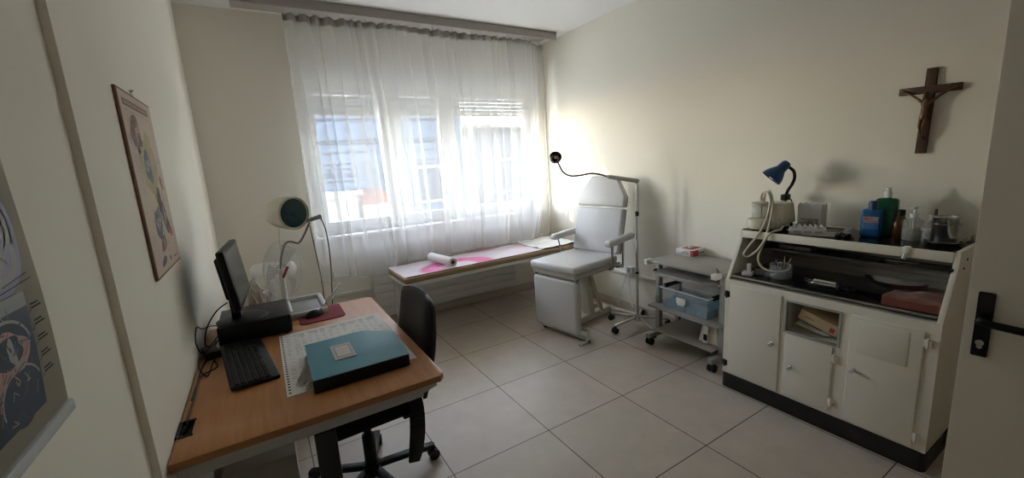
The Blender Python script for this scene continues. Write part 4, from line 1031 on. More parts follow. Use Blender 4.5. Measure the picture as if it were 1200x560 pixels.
# ------------------------------------------------------------------ enamel treatment cabinet
FX = 2.46
def cabinet():
    t = thing('treatment_cabinet', 'old cream enamel treatment cabinet with three doors and open sloping hutch', 'cabinet', (0, 0, 0))
    X1 = 3.0; y0, y1 = 0.50, 1.492
    b = MB()
    b.box(FX, X1, 1.135, y1, 0.10, 0.737); b.box(FX, X1, y0, 0.862, 0.10, 0.737); b.box(FX, X1, 0.862, 1.135, 0.10, 0.495); b.box(FX, X1, 0.862, 1.135, 0.692, 0.737)
    b.box(2.78, X1, 0.862, 1.135, 0.495, 0.692)
    b.build('cabinet_body', 'cream', t)
    b = MB(); P = []
    xa, xb, ya, yb, r = FX - 0.008, X1, y0 - 0.006, y1 + 0.006, 0.03
    for cx, cy, a0 in ((xb - r, ya + r, -90), (xb - r, yb - r, 0), (xa + r, yb - r, 90), (xa + r, ya + r, 180)):
        for q in range(7): a = math.radians(a0 + 15 * q); P.append((cx + r * math.cos(a), cy + r * math.sin(a)))
    b.prism(P, 0.10, 0.003); b.build('plinth', 'plinth', t)
    b = MB(); b.M = Matrix.Translation((xa - 0.0005, 0.76, 0.052)); b.lathe([(0.0, -0.004), (0.026, -0.004), (0.028, 0), (0.026, 0.002), (0.0, 0.003)], (0, 0, 0), (-1, 0, 0), 24); b.build('plinth_vent', 'dark_metal', t)
    def door(a, c, z0, z1, knob, hinge_y, hz, panel=None, flat=False):
        b = MB(); b.box(FX - 0.010, FX + 0.001, a, c, z0, z1, 0.005, 3); d = b.build('door', 'cream', t)
        if panel:
            b = MB(); b.box(FX - 0.0135, FX - 0.009, panel[0], panel[1], panel[2], panel[3], 0.002); b.build('door_panel', 'cream', d)
        b = MB(); b.lathe([(0.0, 0), (0.011, 0), (0.011, 0.003), (0.006, 0.006), (0.006, 0.016), (0.012, 0.022), (0.012, 0.030), (0.008, 0.034), (0.0, 0.034)], (FX - 0.010, knob[0], knob[1]), (-1, 0, 0), 18); b.build('knob', 'chrome', d)
        for z in hz:
            b = MB(); b.box(FX - 0.013, FX - 0.001, hinge_y - 0.014, hinge_y + 0.014, z - 0.018, z + 0.018, 0.002)
            b.cyl((FX - 0.013, hinge_y, z - 0.024), (FX - 0.013, hinge_y, z + 0.024), 0.005, seg=10); b.build('hinge', 'cream' if hinge_y < 1.2 else 'dark_metal', d)
        return d
    door(1.150, 1.455, 0.112, 0.706, (1.188, 0.405), 1.474, (0.64, 0.17))
    door(0.888, 1.118, 0.118, 0.487, (1.083, 0.297), 0.878, (0.43, 0.18))
    door(0.548, 0.824, 0.112, 0.694, (0.795, 0.405), 0.536, (0.64, 0.17), (0.598, 0.792, 0.50, 0.672))
    # open compartment with a grey frame
    b = MB()
    b.box(FX - 0.006, FX + 0.02, 0.862, 0.874, 0.495, 0.692, 0.001); b.box(FX - 0.006, FX + 0.02, 1.123, 1.135, 0.495, 0.692, 0.001)
    b.box(FX - 0.006, FX + 0.02, 0.874, 1.123, 0.495, 0.506, 0.001); b.box(FX - 0.006, FX + 0.02, 0.874, 1.123, 0.681, 0.692, 0.001); b.build('compartment_frame', 'grey_metal', t)
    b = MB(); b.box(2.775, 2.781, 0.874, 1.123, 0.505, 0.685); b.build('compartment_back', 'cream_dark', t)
    # hutch
    prof = [(FX + 0.002, 0.735), (FX + 0.012, 0.750), (2.590, 0.968), (2.597, 1.032), (X1, 1.032), (X1, 0.735)]
    for y, nm in ((y0, 1), (y1 - 0.022, 2)):
        b = MB(); b.M = Matrix(((1, 0, 0, 0), (0, 0, -1, y + 0.022), (0, 1, 0, 0), (0, 0, 0, 1))); b.prism(prof, 0.022, 0.003)
        h = b.build('side_panel', 'cream', t)
    b = MB()
    for z, x in ((0.99, 2.70), (0.955, 2.66), (1.005, 2.80)): b.cyl((x, y0 - 0.003, z), (x, y0 + 0.002, z), 0.005, seg=10)
    b.build('screw_cap', 'dark_metal', t)
    b = MB(); b.box(2.588, 2.612, y0 + 0.022, y1 - 0.022, 0.988, 1.034, 0.005); b.build('front_rail', 'cream', t)
    b = MB(); b.box(2.60, X1, y0 + 0.0, y0 + 0.018, 1.028, 1.040, 0.003); b.box(2.60, X1, y1 - 0.018, y1, 1.028, 1.040, 0.003); b.box(X1 - 0.018, X1, y0 + 0.018, y1 - 0.018, 1.028, 1.040, 0.003); b.build('top_edge', 'cream', t)
    box('glass_top', 2.612, X1 - 0.018, y0 + 0.022, y1 - 0.022, 1.018, 1.030, 'blackglass', t)
    b = MB(); b.box(2.965, X1 - 0.002, y0 + 0.022, y1 - 0.022, 0.737, 1.018)
    for k in range(7): b.box(2.955, 2.967, y0 + 0.022, y1 - 0.022, 0.76 + 0.035 * k, 0.788 + 0.035 * k, 0.004)
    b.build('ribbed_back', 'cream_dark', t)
    b = MB(); b.box(2.80, 2.955, y0 + 0.022, y1 - 0.022, 0.888, 0.894); b.build('inner_shelf', 'blackglass', t)
    box('shelf_edge', 2.795, 2.80, y0 + 0.022, y1 - 0.022, 0.886, 0.896, 'steel', t)
    box('glass_tray', FX + 0.022, 2.955, y0 + 0.024, y1 - 0.024, 0.745, 0.762, 'blackglass', t, bev=0.002)
    b = MB(); b.box(FX + 0.012, FX + 0.0225, y0 + 0.024, y1 - 0.024, 0.753, 0.7655, 0.0015); b.build('tray_edge', 'steel', t)
    # lock catch on the front rail
    b = MB(); b.box(2.580, 2.614, 0.668, 0.694, 1.005, 1.040, 0.003); c = b.build('catch', 'duct', t)
    b = MB(); b.cyl((2.58, 0.681, 1.008), (2.565, 0.684, 0.982), 0.008, 0.009, seg=12); b.build('catch_pin', 'chrome', c)
    b = MB(); b.cyl((2.598, 0.522, 0.958), (2.575, 0.522, 0.955), 0.008, seg=10); b.cyl((2.598, 0.522, 0.945), (2.58, 0.522, 0.943), 0.005, seg=10); b.build('pivot_bolt', 'dark_metal', t)

    # carton lying inside the compartment, slanted
    k = thing('medicine_carton', 'beige carton with a red square lying slanted in the open compartment', 'box', (2.53, 0.985, 0.545), 0)
    R = Matrix.Rotation(math.radians(17), 4, 'X')
    b = MB(); b.M = Matrix.Translation((0, 0, 0.042)) @ R; b.box(-0.03, 0.14, -0.10, 0.095, -0.03, 0.03, 0.002); b.build('carton_body', 'kraft', k)
    b = MB(); b.M = Matrix.Translation((0, 0, 0.042)) @ R; b.box(-0.0315, -0.0295, -0.085, -0.062, -0.018, 0.008); b.build('red_square', 'box_red', k)
    b = MB(); b.M = Matrix.Translation((0, 0, 0.042)) @ R
    for q in range(4): b.box(-0.0312, -0.0295, 0.02 + 0.012 * q, 0.028 + 0.012 * q, -0.004, 0.001)
    b.build('printed_marks', 'ink', k)
    b = MB(); b.M = Matrix.Rotation(math.radians(12), 4, 'X')
    b.box(2.52 - 2.53, 2.66 - 2.53, -0.06, 0.10, -0.040, -0.036); b.M = Matrix.Rotation(math.radians(10), 4, 'X'); b.box(-0.02, 0.12, -0.05, 0.11, -0.046, -0.0425)
    o = b.build('leaflets', 'paper', loc=(2.53, 0.985, 0.570)); tag(o, 'thin white leaflet pad under the slanted carton in the compartment', 'leaflet')
    o.name = 'leaflet_pad'
cabinet()

TZ = 1.030
def bottle(name, label, loc, prof, m, cat='bottle', parts=(), seg=32, sx=1, sy=1, rz=0, base_mat=None):
    t = thing(name, label, cat, loc, rz)
    b = MB(); b.M = Matrix.Diagonal((sx, sy, 1, 1)); b.lathe(prof, (0, 0, 0), (0, 0, 1), seg); b.build('bottle_body', m, t)
    return t

def cabinet_top():
    # aspirator with jar
    t = thing('suction_unit', 'cream suction unit with glass jar and looping hose on the cabinet top', 'suction unit', (2.72, 1.395, TZ), 0)
    b = MB()
    b.lathe([(0.0, 0.012), (0.078, 0.012), (0.084, 0.018), (0.086, 0.04), (0.082, 0.066), (0.074, 0.074), (0.0, 0.076)], (-0.03, 0.015, 0), (0, 0, 1), 40)
    b.box(-0.03, 0.13, -0.085, 0.09, 0.012, 0.055, 0.012); b.build('base_housing', 'cream_plastic', t)
    b = MB(); bm = bmesh.new(); bmesh.ops.create_cube(bm, size=1)
    for v in bm.verts:
        k = 0.82 if v.co.z > 0 else 1.0
        v.co = Vector((0.075 + v.co.x * 0.14 * k, -0.03 + v.co.y * 0.16 * k, 0.105 + v.co.z * 0.13))
    bmesh.ops.bevel(bm, geom=bm.edges[:], offset=0.012, segments=3, profile=0.5, affect='EDGES'); b.from_bm(bm); b.build('motor_housing', 'cream_plastic', t)
    b = MB()
    for x, y in ((-0.09, 0.03), (0.1, 0.06), (0.1, -0.06), (-0.02, -0.05)): b.cyl((x, y, 0), (x, y, 0.016), 0.01, seg=10)
    b.build('rubber_foot', 'rubber', t)
    j = Vector((-0.03, 0.018, 0.076))
    b = MB(); b.lathe([(0.0, 0.0), (0.05, 0.0), (0.053, 0.004), (0.053, 0.078), (0.05, 0.082), (0.048, 0.078), (0.048, 0.006), (0.0, 0.005)], j, (0, 0, 1), 36); jar = b.build('jar', 'bottle_glass', t)
    b = MB(); b.lathe([(0.0, 0.08), (0.056, 0.08), (0.058, 0.086), (0.056, 0.098), (0.03, 0.104), (0.0, 0.104)], j, (0, 0, 1), 36); b.cyl(j + Vector((0.015, 0.0, 0.10)), j + Vector((0.015, 0.0, 0.128)), 0.008, seg=12); b.cyl(j + Vector((-0.02, -0.02, 0.10)), j + Vector((-0.02, -0.02, 0.118)), 0.009, seg=12)
    b.cyl(j + Vector((0.0, 0, 0.02)), j + Vector((0.0, 0, 0.08)), 0.006, seg=10); b.build('jar_lid', 'cream_plastic', jar)
    H = [(-0.03, 0.02, 0.18), (-0.035, 0.02, 0.215), (-0.045, 0.0, 0.240), (-0.06, -0.035, 0.235), (-0.075, -0.055, 0.19), (-0.088, -0.055, 0.12), (-0.118, -0.045, 0.04), (-0.150, -0.02, -0.03), (-0.175, 0.01, -0.09), (-0.185, 0.03, -0.135), (-0.172, 0.01, -0.150), (-0.165, -0.02, -0.125), (-0.163, -0.05, -0.09), (-0.150, -0.085, -0.02), (-0.128, -0.105, 0.014), (-0.07, -0.12, 0.02), (0.0, -0.10, 0.03)]
    b = MB(); b.tube(H, 0.0068, 10, smooth=8); b.build('hose', 'tube', t)
    H2 = [(-0.012, 0.012, 0.18), (-0.012, 0.010, 0.222), (-0.03, -0.02, 0.248), (-0.055, -0.05, 0.228), (-0.075, -0.07, 0.16), (-0.10, -0.072, 0.06), (-0.140, -0.062, -0.06), (-0.168, -0.05, -0.15), (-0.165, -0.075, -0.205), (-0.155, -0.13, -0.222), (-0.13, -0.19, -0.212), (-0.10, -0.20, -0.19), (-0.06, -0.17, -0.185), (-0.05, -0.12, -0.19), (-0.08, -0.08, -0.20)]
    b = MB(); b.tube(H2, 0.0068, 10, smooth=8); b.build('hose', 'tube', t)

    # blue desk lamp
    l = thing('desk_lamp', 'small dark blue desk lamp with flexible black neck on the cabinet top', 'lamp', (2.935, 1.392, TZ), 0)
    b = MB(); b.lathe([(0.0, 0.0), (0.05, 0.0), (0.052, 0.006), (0.045, 0.02), (0.015, 0.03), (0.0, 0.03)], (0, 0, 0), (0, 0, 1), 28); b.cyl((0, 0, 0.02), (0, 0, 0.19), 0.008, seg=12)
    b.box(-0.028, 0.028, -0.02, 0.02, 0.165, 0.205, 0.006); b.build('lamp_base', 'black', l)
    N = [(0, 0, 0.19), (0.0, -0.012, 0.23), (-0.004, -0.038, 0.275), (-0.012, -0.052, 0.315), (-0.025, -0.05, 0.355), (-0.045, -0.03, 0.382), (-0.06, -0.014, 0.392)]
    N = [tuple(p) for p in spline([Vector(p) for p in N], 8)]
    b = MB(); rr = [0.0105 if k % 2 else 0.0085 for k in range(len(N))]; b.tube(N, rr, 12); b.build('flexible_neck', 'black', l)
    n = Vector((-0.42, 0.52, -0.72)).normalized(); c = Vector((-0.062, -0.012, 0.392))
    b = MB(); b.lathe([(0.0, -0.030), (0.018, -0.028), (0.028, -0.016), (0.030, 0.010), (0.031, 0.030), (0.040, 0.042), (0.058, 0.075), (0.064, 0.104), (0.062, 0.106), (0.055, 0.075), (0.036, 0.044), (0.0, 0.036)], c, n, 36); h = b.build('lamp_shade', 'lamp_blue', l)
    b = MB(); b.ell(c + n * 0.088, (0.021, 0.021, 0.021), 18, 12); b.cyl(c + n * 0.034, c + n * 0.075, 0.012, seg=14); b.build('bulb', 'white_plastic', h)
    b = MB(); b.tube([(0.0, -0.02, 0.18), (-0.05, -0.06, 0.17), (-0.075, -0.075, 0.13), (-0.06, -0.085, 0.08)], 0.004, 7, smooth=6); b.build('lamp_cord', 'black', l)

    # wrapped packs, printed box, sheet, steel holder
    from mathutils import noise
    bm = bmesh.new(); bmesh.ops.create_cube(bm, size=1); bmesh.ops.subdivide_edges(bm, edges=bm.edges[:], cuts=9, use_grid_fill=True)
    for v in bm.verts:
        p = v.co.copy(); k = 1 + 0.08 * noise.noise(p * 4)
        top = max(0, (p.z - 0.25) / 0.25); v.co = Vector((p.x * 0.09 * k * (1 - 0.25 * top), p.y * 0.125 * k, p.z * 0.15 + 0.072 + 0.012 * noise.noise(p * 7) * (p.z > 0)))
        if p.z > 0.3: v.co.z += 0.015 * abs(noise.noise(p * 9)) + 0.008 * (abs(p.y) * 2)
        v.co.z = max(v.co.z, 0)
    b = MB(); b.from_bm(bm); o = b.build('swab_pack', 'wrap', loc=(2.87, 1.205, TZ), rz=0.08, angle=25); tag(o, 'white film-wrapped swab pack behind the printed carton on the cabinet top', 'swab pack')
    b = MB(); b.box(-0.046, 0.0, -0.05, 0.05, 0.02, 0.075, 0.004)
    for q in range(5): b.box(-0.048, -0.045, -0.04, 0.04 - 0.012 * (q % 2), 0.028 + 0.009 * q, 0.032 + 0.009 * q)
    b.build('printed_band', 'ink_grey', o)
    p = thing('printed_carton', 'low open carton of wrapped syringes in front of the swab pack', 'box', (2.735, 1.168, TZ), math.radians(24))
    b = MB(); b.box(-0.05, 0.05, -0.09, 0.09, 0, 0.032, 0.002); b.build('carton_body', 'wrap', p)
    b = MB()
    for k in range(6): b.cyl((-0.042, -0.07 + 0.026 * k, 0.036), (0.046, -0.066 + 0.026 * k, 0.038), 0.009, seg=10)
    b.build('syringe', 'white_plastic', p); b = MB()
    for k in range(3): b.box(-0.0515, -0.0495, -0.07 + 0.05 * k, -0.035 + 0.05 * k, 0.01, 0.02)
    b.build('printed_marks', 'ink_grey', p)
    bm = bmesh.new(); V = {}
    for i in range(13):
        for jx in range(9):
            x = -0.075 + 0.15 * jx / 8; y = -0.105 + 0.21 * i / 12; V[i, jx] = bm.verts.new((x, y, 0.002 + 0.010 * (0.5 + 0.5 * noise.noise(Vector((x * 14, y * 12, 5))))))
    for i in range(12):
        for jx in range(8): bm.faces.new([V[i, jx], V[i + 1, jx], V[i + 1, jx + 1], V[i, jx + 1]])
    bmesh.ops.solidify(bm, geom=bm.faces[:], thickness=0.0008)
    b = MB(); b.from_bm(bm); o = b.build('paper_bag', 'paper2', loc=(2.725, 1.075, TZ), rz=0.35, angle=30); tag(o, 'flat cream paper sheet lying near the front rail of the cabinet top', 'paper')
    s = thing('steel_specula', 'small cluster of shiny steel specula beside the flat paper sheet', 'instrument', (2.715, 0.985, TZ), 0.6)
    for k, (x, y) in enumerate(((-0.03, 0.025), (-0.025, -0.015), (0.0, 0.0))):
        b = MB(); b.lathe([(0.005, 0.0), (0.016, 0.0), (0.018, 0.004), (0.010, 0.028), (0.006, 0.044), (0.0045, 0.044)], (x, y, 0.014), (-0.6, 0.2, 0.25), 18, capa=False, capb=False); b.build('speculum', 'steel', s)
    b = MB(); b.lathe([(0.0, 0), (0.014, 0.002), (0.017, 0.02), (0.016, 0.10), (0.012, 0.112), (0.0, 0.114)], (0.02, -0.02, 0.018), (0.85, -0.45, 0.12), 20); b.build('handle', 'grey_plastic', s)

    # blue bottle (flat), green bottle, amber bottle
    def flat_bottle(name, label, loc, w, d, h, m, cap, caph, capr, rz, group=None):
        t = thing(name, label, 'bottle', loc, rz); b = MB(); P = []
        r = min(w, d) * 0.28
        bm = bmesh.new(); bmesh.ops.create_cube(bm, size=1)
        for v in bm.verts: v.co = Vector((v.co.x * d, v.co.y * w, h / 2 + v.co.z * h))
        bmesh.ops.bevel(bm, geom=[e for e in bm.edges], offset=r, segments=4, profile=0.5, affect='EDGES')
        b.from_bm(bm); b.lathe([(capr * 1.1, h - 0.012), (capr * 0.95, h + 0.004), (capr * 0.9, h + 0.012), (0.0, h + 0.012)], seg=20, capa=False, capb=False); b.build('bottle_body', m, t)
        b = MB(); b.lathe([(capr, h + 0.004), (capr, h + caph * 0.7), (capr * 0.8, h + caph), (0.0, h + caph)], seg=20); b.build('cap', cap, t)
        return t
    bl = flat_bottle('blue_bottle', 'flat blue bottle with white and red label on the cabinet top', (2.815, 0.893, TZ), 0.092, 0.05, 0.152, 'blue_bottle', 'blue_cap', 0.045, 0.021, 0.1)
    b = MB(); b.box(-0.0268, -0.0245, -0.034, 0.034, 0.045, 0.115, 0.001); lb = b.build('label_sticker', 'label_blue', bl)
    b = MB(); z = -0.0272
    b.box(z, z + 0.001, -0.030, 0.030, 0.082, 0.112); b.cur = 1; b.box(z - 0.0004, z + 0.001, -0.028, 0.012, 0.086, 0.092); b.box(z - 0.0004, z + 0.001, 0.008, 0.028, 0.093, 0.108); b.box(z - 0.0004, z + 0.001, -0.01, 0.006, 0.1, 0.106); b.build('label_print', ['p_pale', 'label_red'], lb)
    gr = flat_bottle('green_bottle', 'tall dark green bottle with white pump cap behind the blue bottle', (2.895, 0.860, TZ), 0.095, 0.062, 0.205, 'green_bottle', 'white_plastic', 0.04, 0.017, 0.05)
    b = MB(); b.cyl((0, 0, 0.24), (0, 0, 0.256), 0.009, seg=14); b.cyl((0, 0, 0.254), (0, 0, 0.262), 0.013, seg=14); b.build('nozzle', 'white_plastic', gr)
    bottle('amber_bottle', 'small brown glass bottle between the green bottle and the pump bottle', (2.845, 0.785, TZ), [(0.0, 0.0), (0.030, 0.0), (0.033, 0.004), (0.033, 0.075), (0.028, 0.098), (0.016, 0.118), (0.0145, 0.128), (0.0, 0.128)], 'amber')
    t2 = bpy.data.objects['amber_bottle']; b = MB(); b.lathe([(0.0, 0.124), (0.0175, 0.124), (0.0175, 0.150), (0.016, 0.153), (0.0, 0.153)], seg=22); b.build('cap', 'black', t2)
    pb = bottle('pump_bottle', 'clear pump dispenser bottle standing next to the brown glass bottle', (2.83, 0.728, TZ), [(0.0, 0.0), (0.040, 0.0), (0.043, 0.005), (0.043, 0.095), (0.040, 0.106), (0.020, 0.115), (0.018, 0.126), (0.0, 0.126)], 'bottle_glass')
    b = MB(); b.lathe([(0.0, 0.004), (0.038, 0.004), (0.0405, 0.008), (0.0405, 0.062), (0.0, 0.062)], seg=28); b.build('liquid', 'liquid', pb)
    b = MB(); b.cyl((0, 0, 0.118), (0, 0, 0.140), 0.019, seg=20); b.cyl((0, 0, 0.14), (0, 0, 0.165), 0.006, seg=12); b.box(-0.05, 0.012, -0.008, 0.008, 0.163, 0.175, 0.004); b.cyl((0, 0, 0.06), (0, 0, 0.12), 0.005, seg=8); b.build('pump_head', 'white_plastic', pb)
    cb = bottle('dropper_bottle', 'clear narrow-necked bottle half full of liquid next to the pump bottle', (2.83, 0.660, TZ), [(0.0, 0.0), (0.034, 0.0), (0.037, 0.004), (0.037, 0.072), (0.032, 0.092), (0.016, 0.112), (0.0145, 0.128), (0.017, 0.130), (0.017, 0.136), (0.0, 0.136)], 'bottle_glass')
    b = MB(); b.lathe([(0.0, 0.004), (0.033, 0.004), (0.0345, 0.008), (0.0345, 0.060), (0.0, 0.060)], seg=28); b.build('liquid', 'liquid', cb)
    b = MB(); b.lathe([(0.0378, 0.058), (0.0378, 0.074), (0.0372, 0.074), (0.0372, 0.058)], seg=28, capa=False, capb=False); b.build('label_band', 'ink_grey', cb)
    # red rubber bulb syringe lying behind the steel beaker
    rb = thing('rubber_bulb_syringe', 'red rubber bulb syringe with upright thin spout behind the steel beaker', 'bulb syringe', (2.925, 0.672, TZ), 0)
    b = MB(); b.lathe([(0.0, 0.0), (0.028, 0.002), (0.046, 0.018), (0.050, 0.035), (0.042, 0.058), (0.022, 0.085), (0.010, 0.10), (0.008, 0.105), (0.0, 0.106)], seg=28); b.build('bulb', 'orange_rubber', rb)
    b = MB(); b.cyl((0, 0, 0.10), (0, 0, 0.155), 0.0075, 0.006, seg=14); b.build('spout', 'p_brown', rb)
    # steel beaker on a saucer
    d = thing('steel_dish', 'low round steel dish under the steel beaker at the end of the cabinet top', 'dish', (2.792, 0.606, TZ), 0)
    b = MB(); b.lathe([(0.0, 0.0), (0.052, 0.0), (0.064, 0.006), (0.070, 0.018), (0.068, 0.019), (0.060, 0.008), (0.0, 0.004)], seg=40); b.build('dish_bowl', 'steel', d)
    k = thing('steel_beaker', 'cylindrical shiny steel beaker standing in the low steel dish', 'beaker', (2.794, 0.606, TZ + 0.0055), 0)
    b = MB(); b.lathe([(0.0, 0.0), (0.045, 0.0), (0.047, 0.003), (0.047, 0.126), (0.049, 0.129), (0.047, 0.132), (0.0445, 0.128), (0.0445, 0.006), (0.0, 0.005)], seg=48); b.build('beaker_body', 'steel', k)
    b = MB(); b.lathe([(0.0485, 0.10), (0.0475, 0.099), (0.0475, 0.097)], seg=40, capa=False, capb=False); b.tube([(0.02, -0.0435, 0.10), (0.025, -0.055, 0.095), (0.02, -0.045, 0.085)], 0.003, 8, smooth=4); b.build('rivet_loop', 'steel', k)
    b = MB(); b.tube([(2.86, 0.552, TZ + 0.008), (2.885, 0.535, TZ + 0.045), (2.91, 0.53, TZ + 0.05), (2.94, 0.535, TZ + 0.02), (2.95, 0.545, TZ + 0.008), (2.90, 0.575, TZ + 0.008)], 0.008, 9, smooth=6); o = b.build('hose_end', 'tube', None); tag(o, 'short curled piece of cream hose beside the steel beaker', 'hose')
cabinet_top()

def hutch_inside():
    z = 0.762
    j = thing('instrument_jar', 'clear plastic jar under the hose loop inside the cabinet hutch', 'jar', (2.62, 1.245, z), 0)
    b = MB(); b.lathe([(0.0, 0.0), (0.054, 0.0), (0.058, 0.004), (0.062, 0.085), (0.059, 0.085), (0.055, 0.006), (0.0, 0.004)], seg=36); b.build('jar_body', 'clear', j)
    b = MB()
    for k in range(7):
        a = k * 0.9; b.tube([(0.02 * math.cos(a), 0.02 * math.sin(a), 0.006), (0.05 * math.cos(a + 1), 0.05 * math.sin(a + 1), 0.10 + 0.004 * k)], 0.003, 7)
    b.build('probe', 'steel', j)
    c = thing('plastic_clamp', 'pale grey plastic clamp block at the far end of the hutch tray', 'clamp', (2.545, 1.40, z), 0.3)
    b = MB(); b.box(-0.03, 0.03, -0.03, 0.03, 0, 0.025, 0.005); b.box(-0.012, 0.014, -0.02, 0.006, 0.025, 0.075, 0.004); b.build('clamp_body', 'white_plastic', c)
    b = MB(); b.box(0.02, 0.06, -0.09, -0.03, 0, 0.035, 0.005); b.box(0.0, 0.03, -0.12, -0.09, 0, 0.028, 0.005); b.build('clamp_jaw', 'grey_plastic', c)
    # two metal ear syringes
    for i, (x, y, m, lab) in enumerate(((2.60, 1.0, 'steel', 'shiny steel ear syringe with ring handle on the hutch tray'), (2.645, 1.02, 'cream_plastic', 'cream handled ear syringe lying behind the shiny steel one'))):
        s = thing('ear_syringe', lab, 'syringe', (x, y, z + 0.013), -PI / 2 - 0.05)
        b = MB(); b.cyl((-0.055, 0, 0), (0.055, 0, 0), 0.0125, seg=20); b.build('barrel', m, s)
        b = MB(); b.cyl((0.055, 0, 0), (0.068, 0, 0), 0.017, seg=20); b.cyl((0.068, 0, 0), (0.10, 0, 0), 0.004, seg=10)
        b.tube([(0.115 + 0.018 * math.cos(a * PI / 8), 0.018 * math.sin(a * PI / 8), 0) for a in range(16)], 0.003, 7, close=True)
        b.build('plunger', 'dark_metal', s)
        b = MB(); b.cyl((-0.055, 0, 0), (-0.075, 0, 0), 0.011, 0.004, seg=16); b.cyl((-0.075, 0, 0), (-0.105, 0.0, 0.006), 0.003, seg=8)
        for q in (-1, 1): b.tube([(-0.05, 0.012 * q, 0), (-0.055, 0.03 * q, 0), (-0.075, 0.03 * q, 0), (-0.075, 0.012 * q, 0)], 0.0028, 7, smooth=4)
        b.build('nozzle', 'steel', s)
    # rust coloured towel, folded
    from mathutils import noise
    bm = bmesh.new(); bmesh.ops.create_cube(bm, size=1); bmesh.ops.subdivide_edges(bm, edges=bm.edges[:], cuts=14, use_grid_fill=True)
    for v in bm.verts:
        p = v.co.copy(); px = max(-0.5, min(0.5, p.x)); e = 1 - 0.5 * max(abs(p.x), abs(p.y)) ** 6 * 40
        v.co = Vector((p.x * 0.29, p.y * 0.20, max(0.0, (p.z + 0.5) * (0.050 + 0.016 * noise.noise(p * 3) - 0.012 * p.x) * max(0.4, e))))
    b = MB(); b.from_bm(bm); o = b.build('folded_towel', 'towel', loc=(2.655, 0.635, z), rz=0.04, angle=60); tag(o, 'rust-red folded towel on the hutch tray under the kidney dish', 'towel')
    # kidney dish resting on the towel's edge
    k = thing('kidney_dish', 'steel kidney dish resting on the rust-red towel', 'kidney dish', (2.672, 0.735, z + 0.054), 0)
    bm = bmesh.new(); rings = []
    N = 48
    for (sc, zz) in ((0.75, 0.0), (0.90, 0.010), (1.0, 0.028), (1.03, 0.029), (0.97, 0.026), (0.87, 0.012), (0.72, 0.003)):
        R = []
        for q in range(N):
            a = 2 * PI * q / N; x = 0.055 * math.sin(a) * sc; y = 0.125 * math.cos(a) * sc; x += 0.022 * math.cos(2 * a) * sc
            R.append(bm.verts.new((x, y, zz)))
        rings.append(R)
    for A, B2 in zip(rings, rings[1:]):
        for q in range(N): bm.faces.new([A[q], A[(q + 1) % N], B2[(q + 1) % N], B2[q]])
    bm.faces.new(rings[0][::-1]); bm.faces.new(rings[-1]); bmesh.ops.triangulate(bm, faces=[f for f in bm.faces if len(f.verts) > 4])
    b = MB(); b.from_bm(bm); b.build('dish_bowl', 'steel_dull', k)
    # small items on the inner shelf
    f = thing('forceps', 'steel forceps lying on the inner glass shelf of the hutch', 'forceps', (2.87, 0.80, 0.8945), 0.1)
    for q in (-1, 1):
        b = MB(); b.obox((0, -0.10, 0.004), (0.0 + 0.006 * q, 0.03, 0.004), 0.006, 0.006, 0.001); b.tube([(0.013 * q + 0.012 * math.cos(a * PI / 6), 0.045 + 0.016 * math.sin(a * PI / 6), 0.005) for a in range(12)], 0.0026, 6, close=True); b.build('forceps_arm', 'chrome', f)
    c = thing('instrument_case', 'grey plastic instrument case on the inner shelf behind the hose loop', 'case', (2.87, 1.27, 0.8945), 0.05)
    b = MB(); b.box(-0.05, 0.05, -0.09, 0.09, 0, 0.028, 0.006); b.build('case_body', 'grey_plastic', c)
    b = MB(); b.box(-0.052, -0.045, -0.03, 0.03, 0.014, 0.018); b.build('case_clasp', 'steel', c)
hutch_inside()

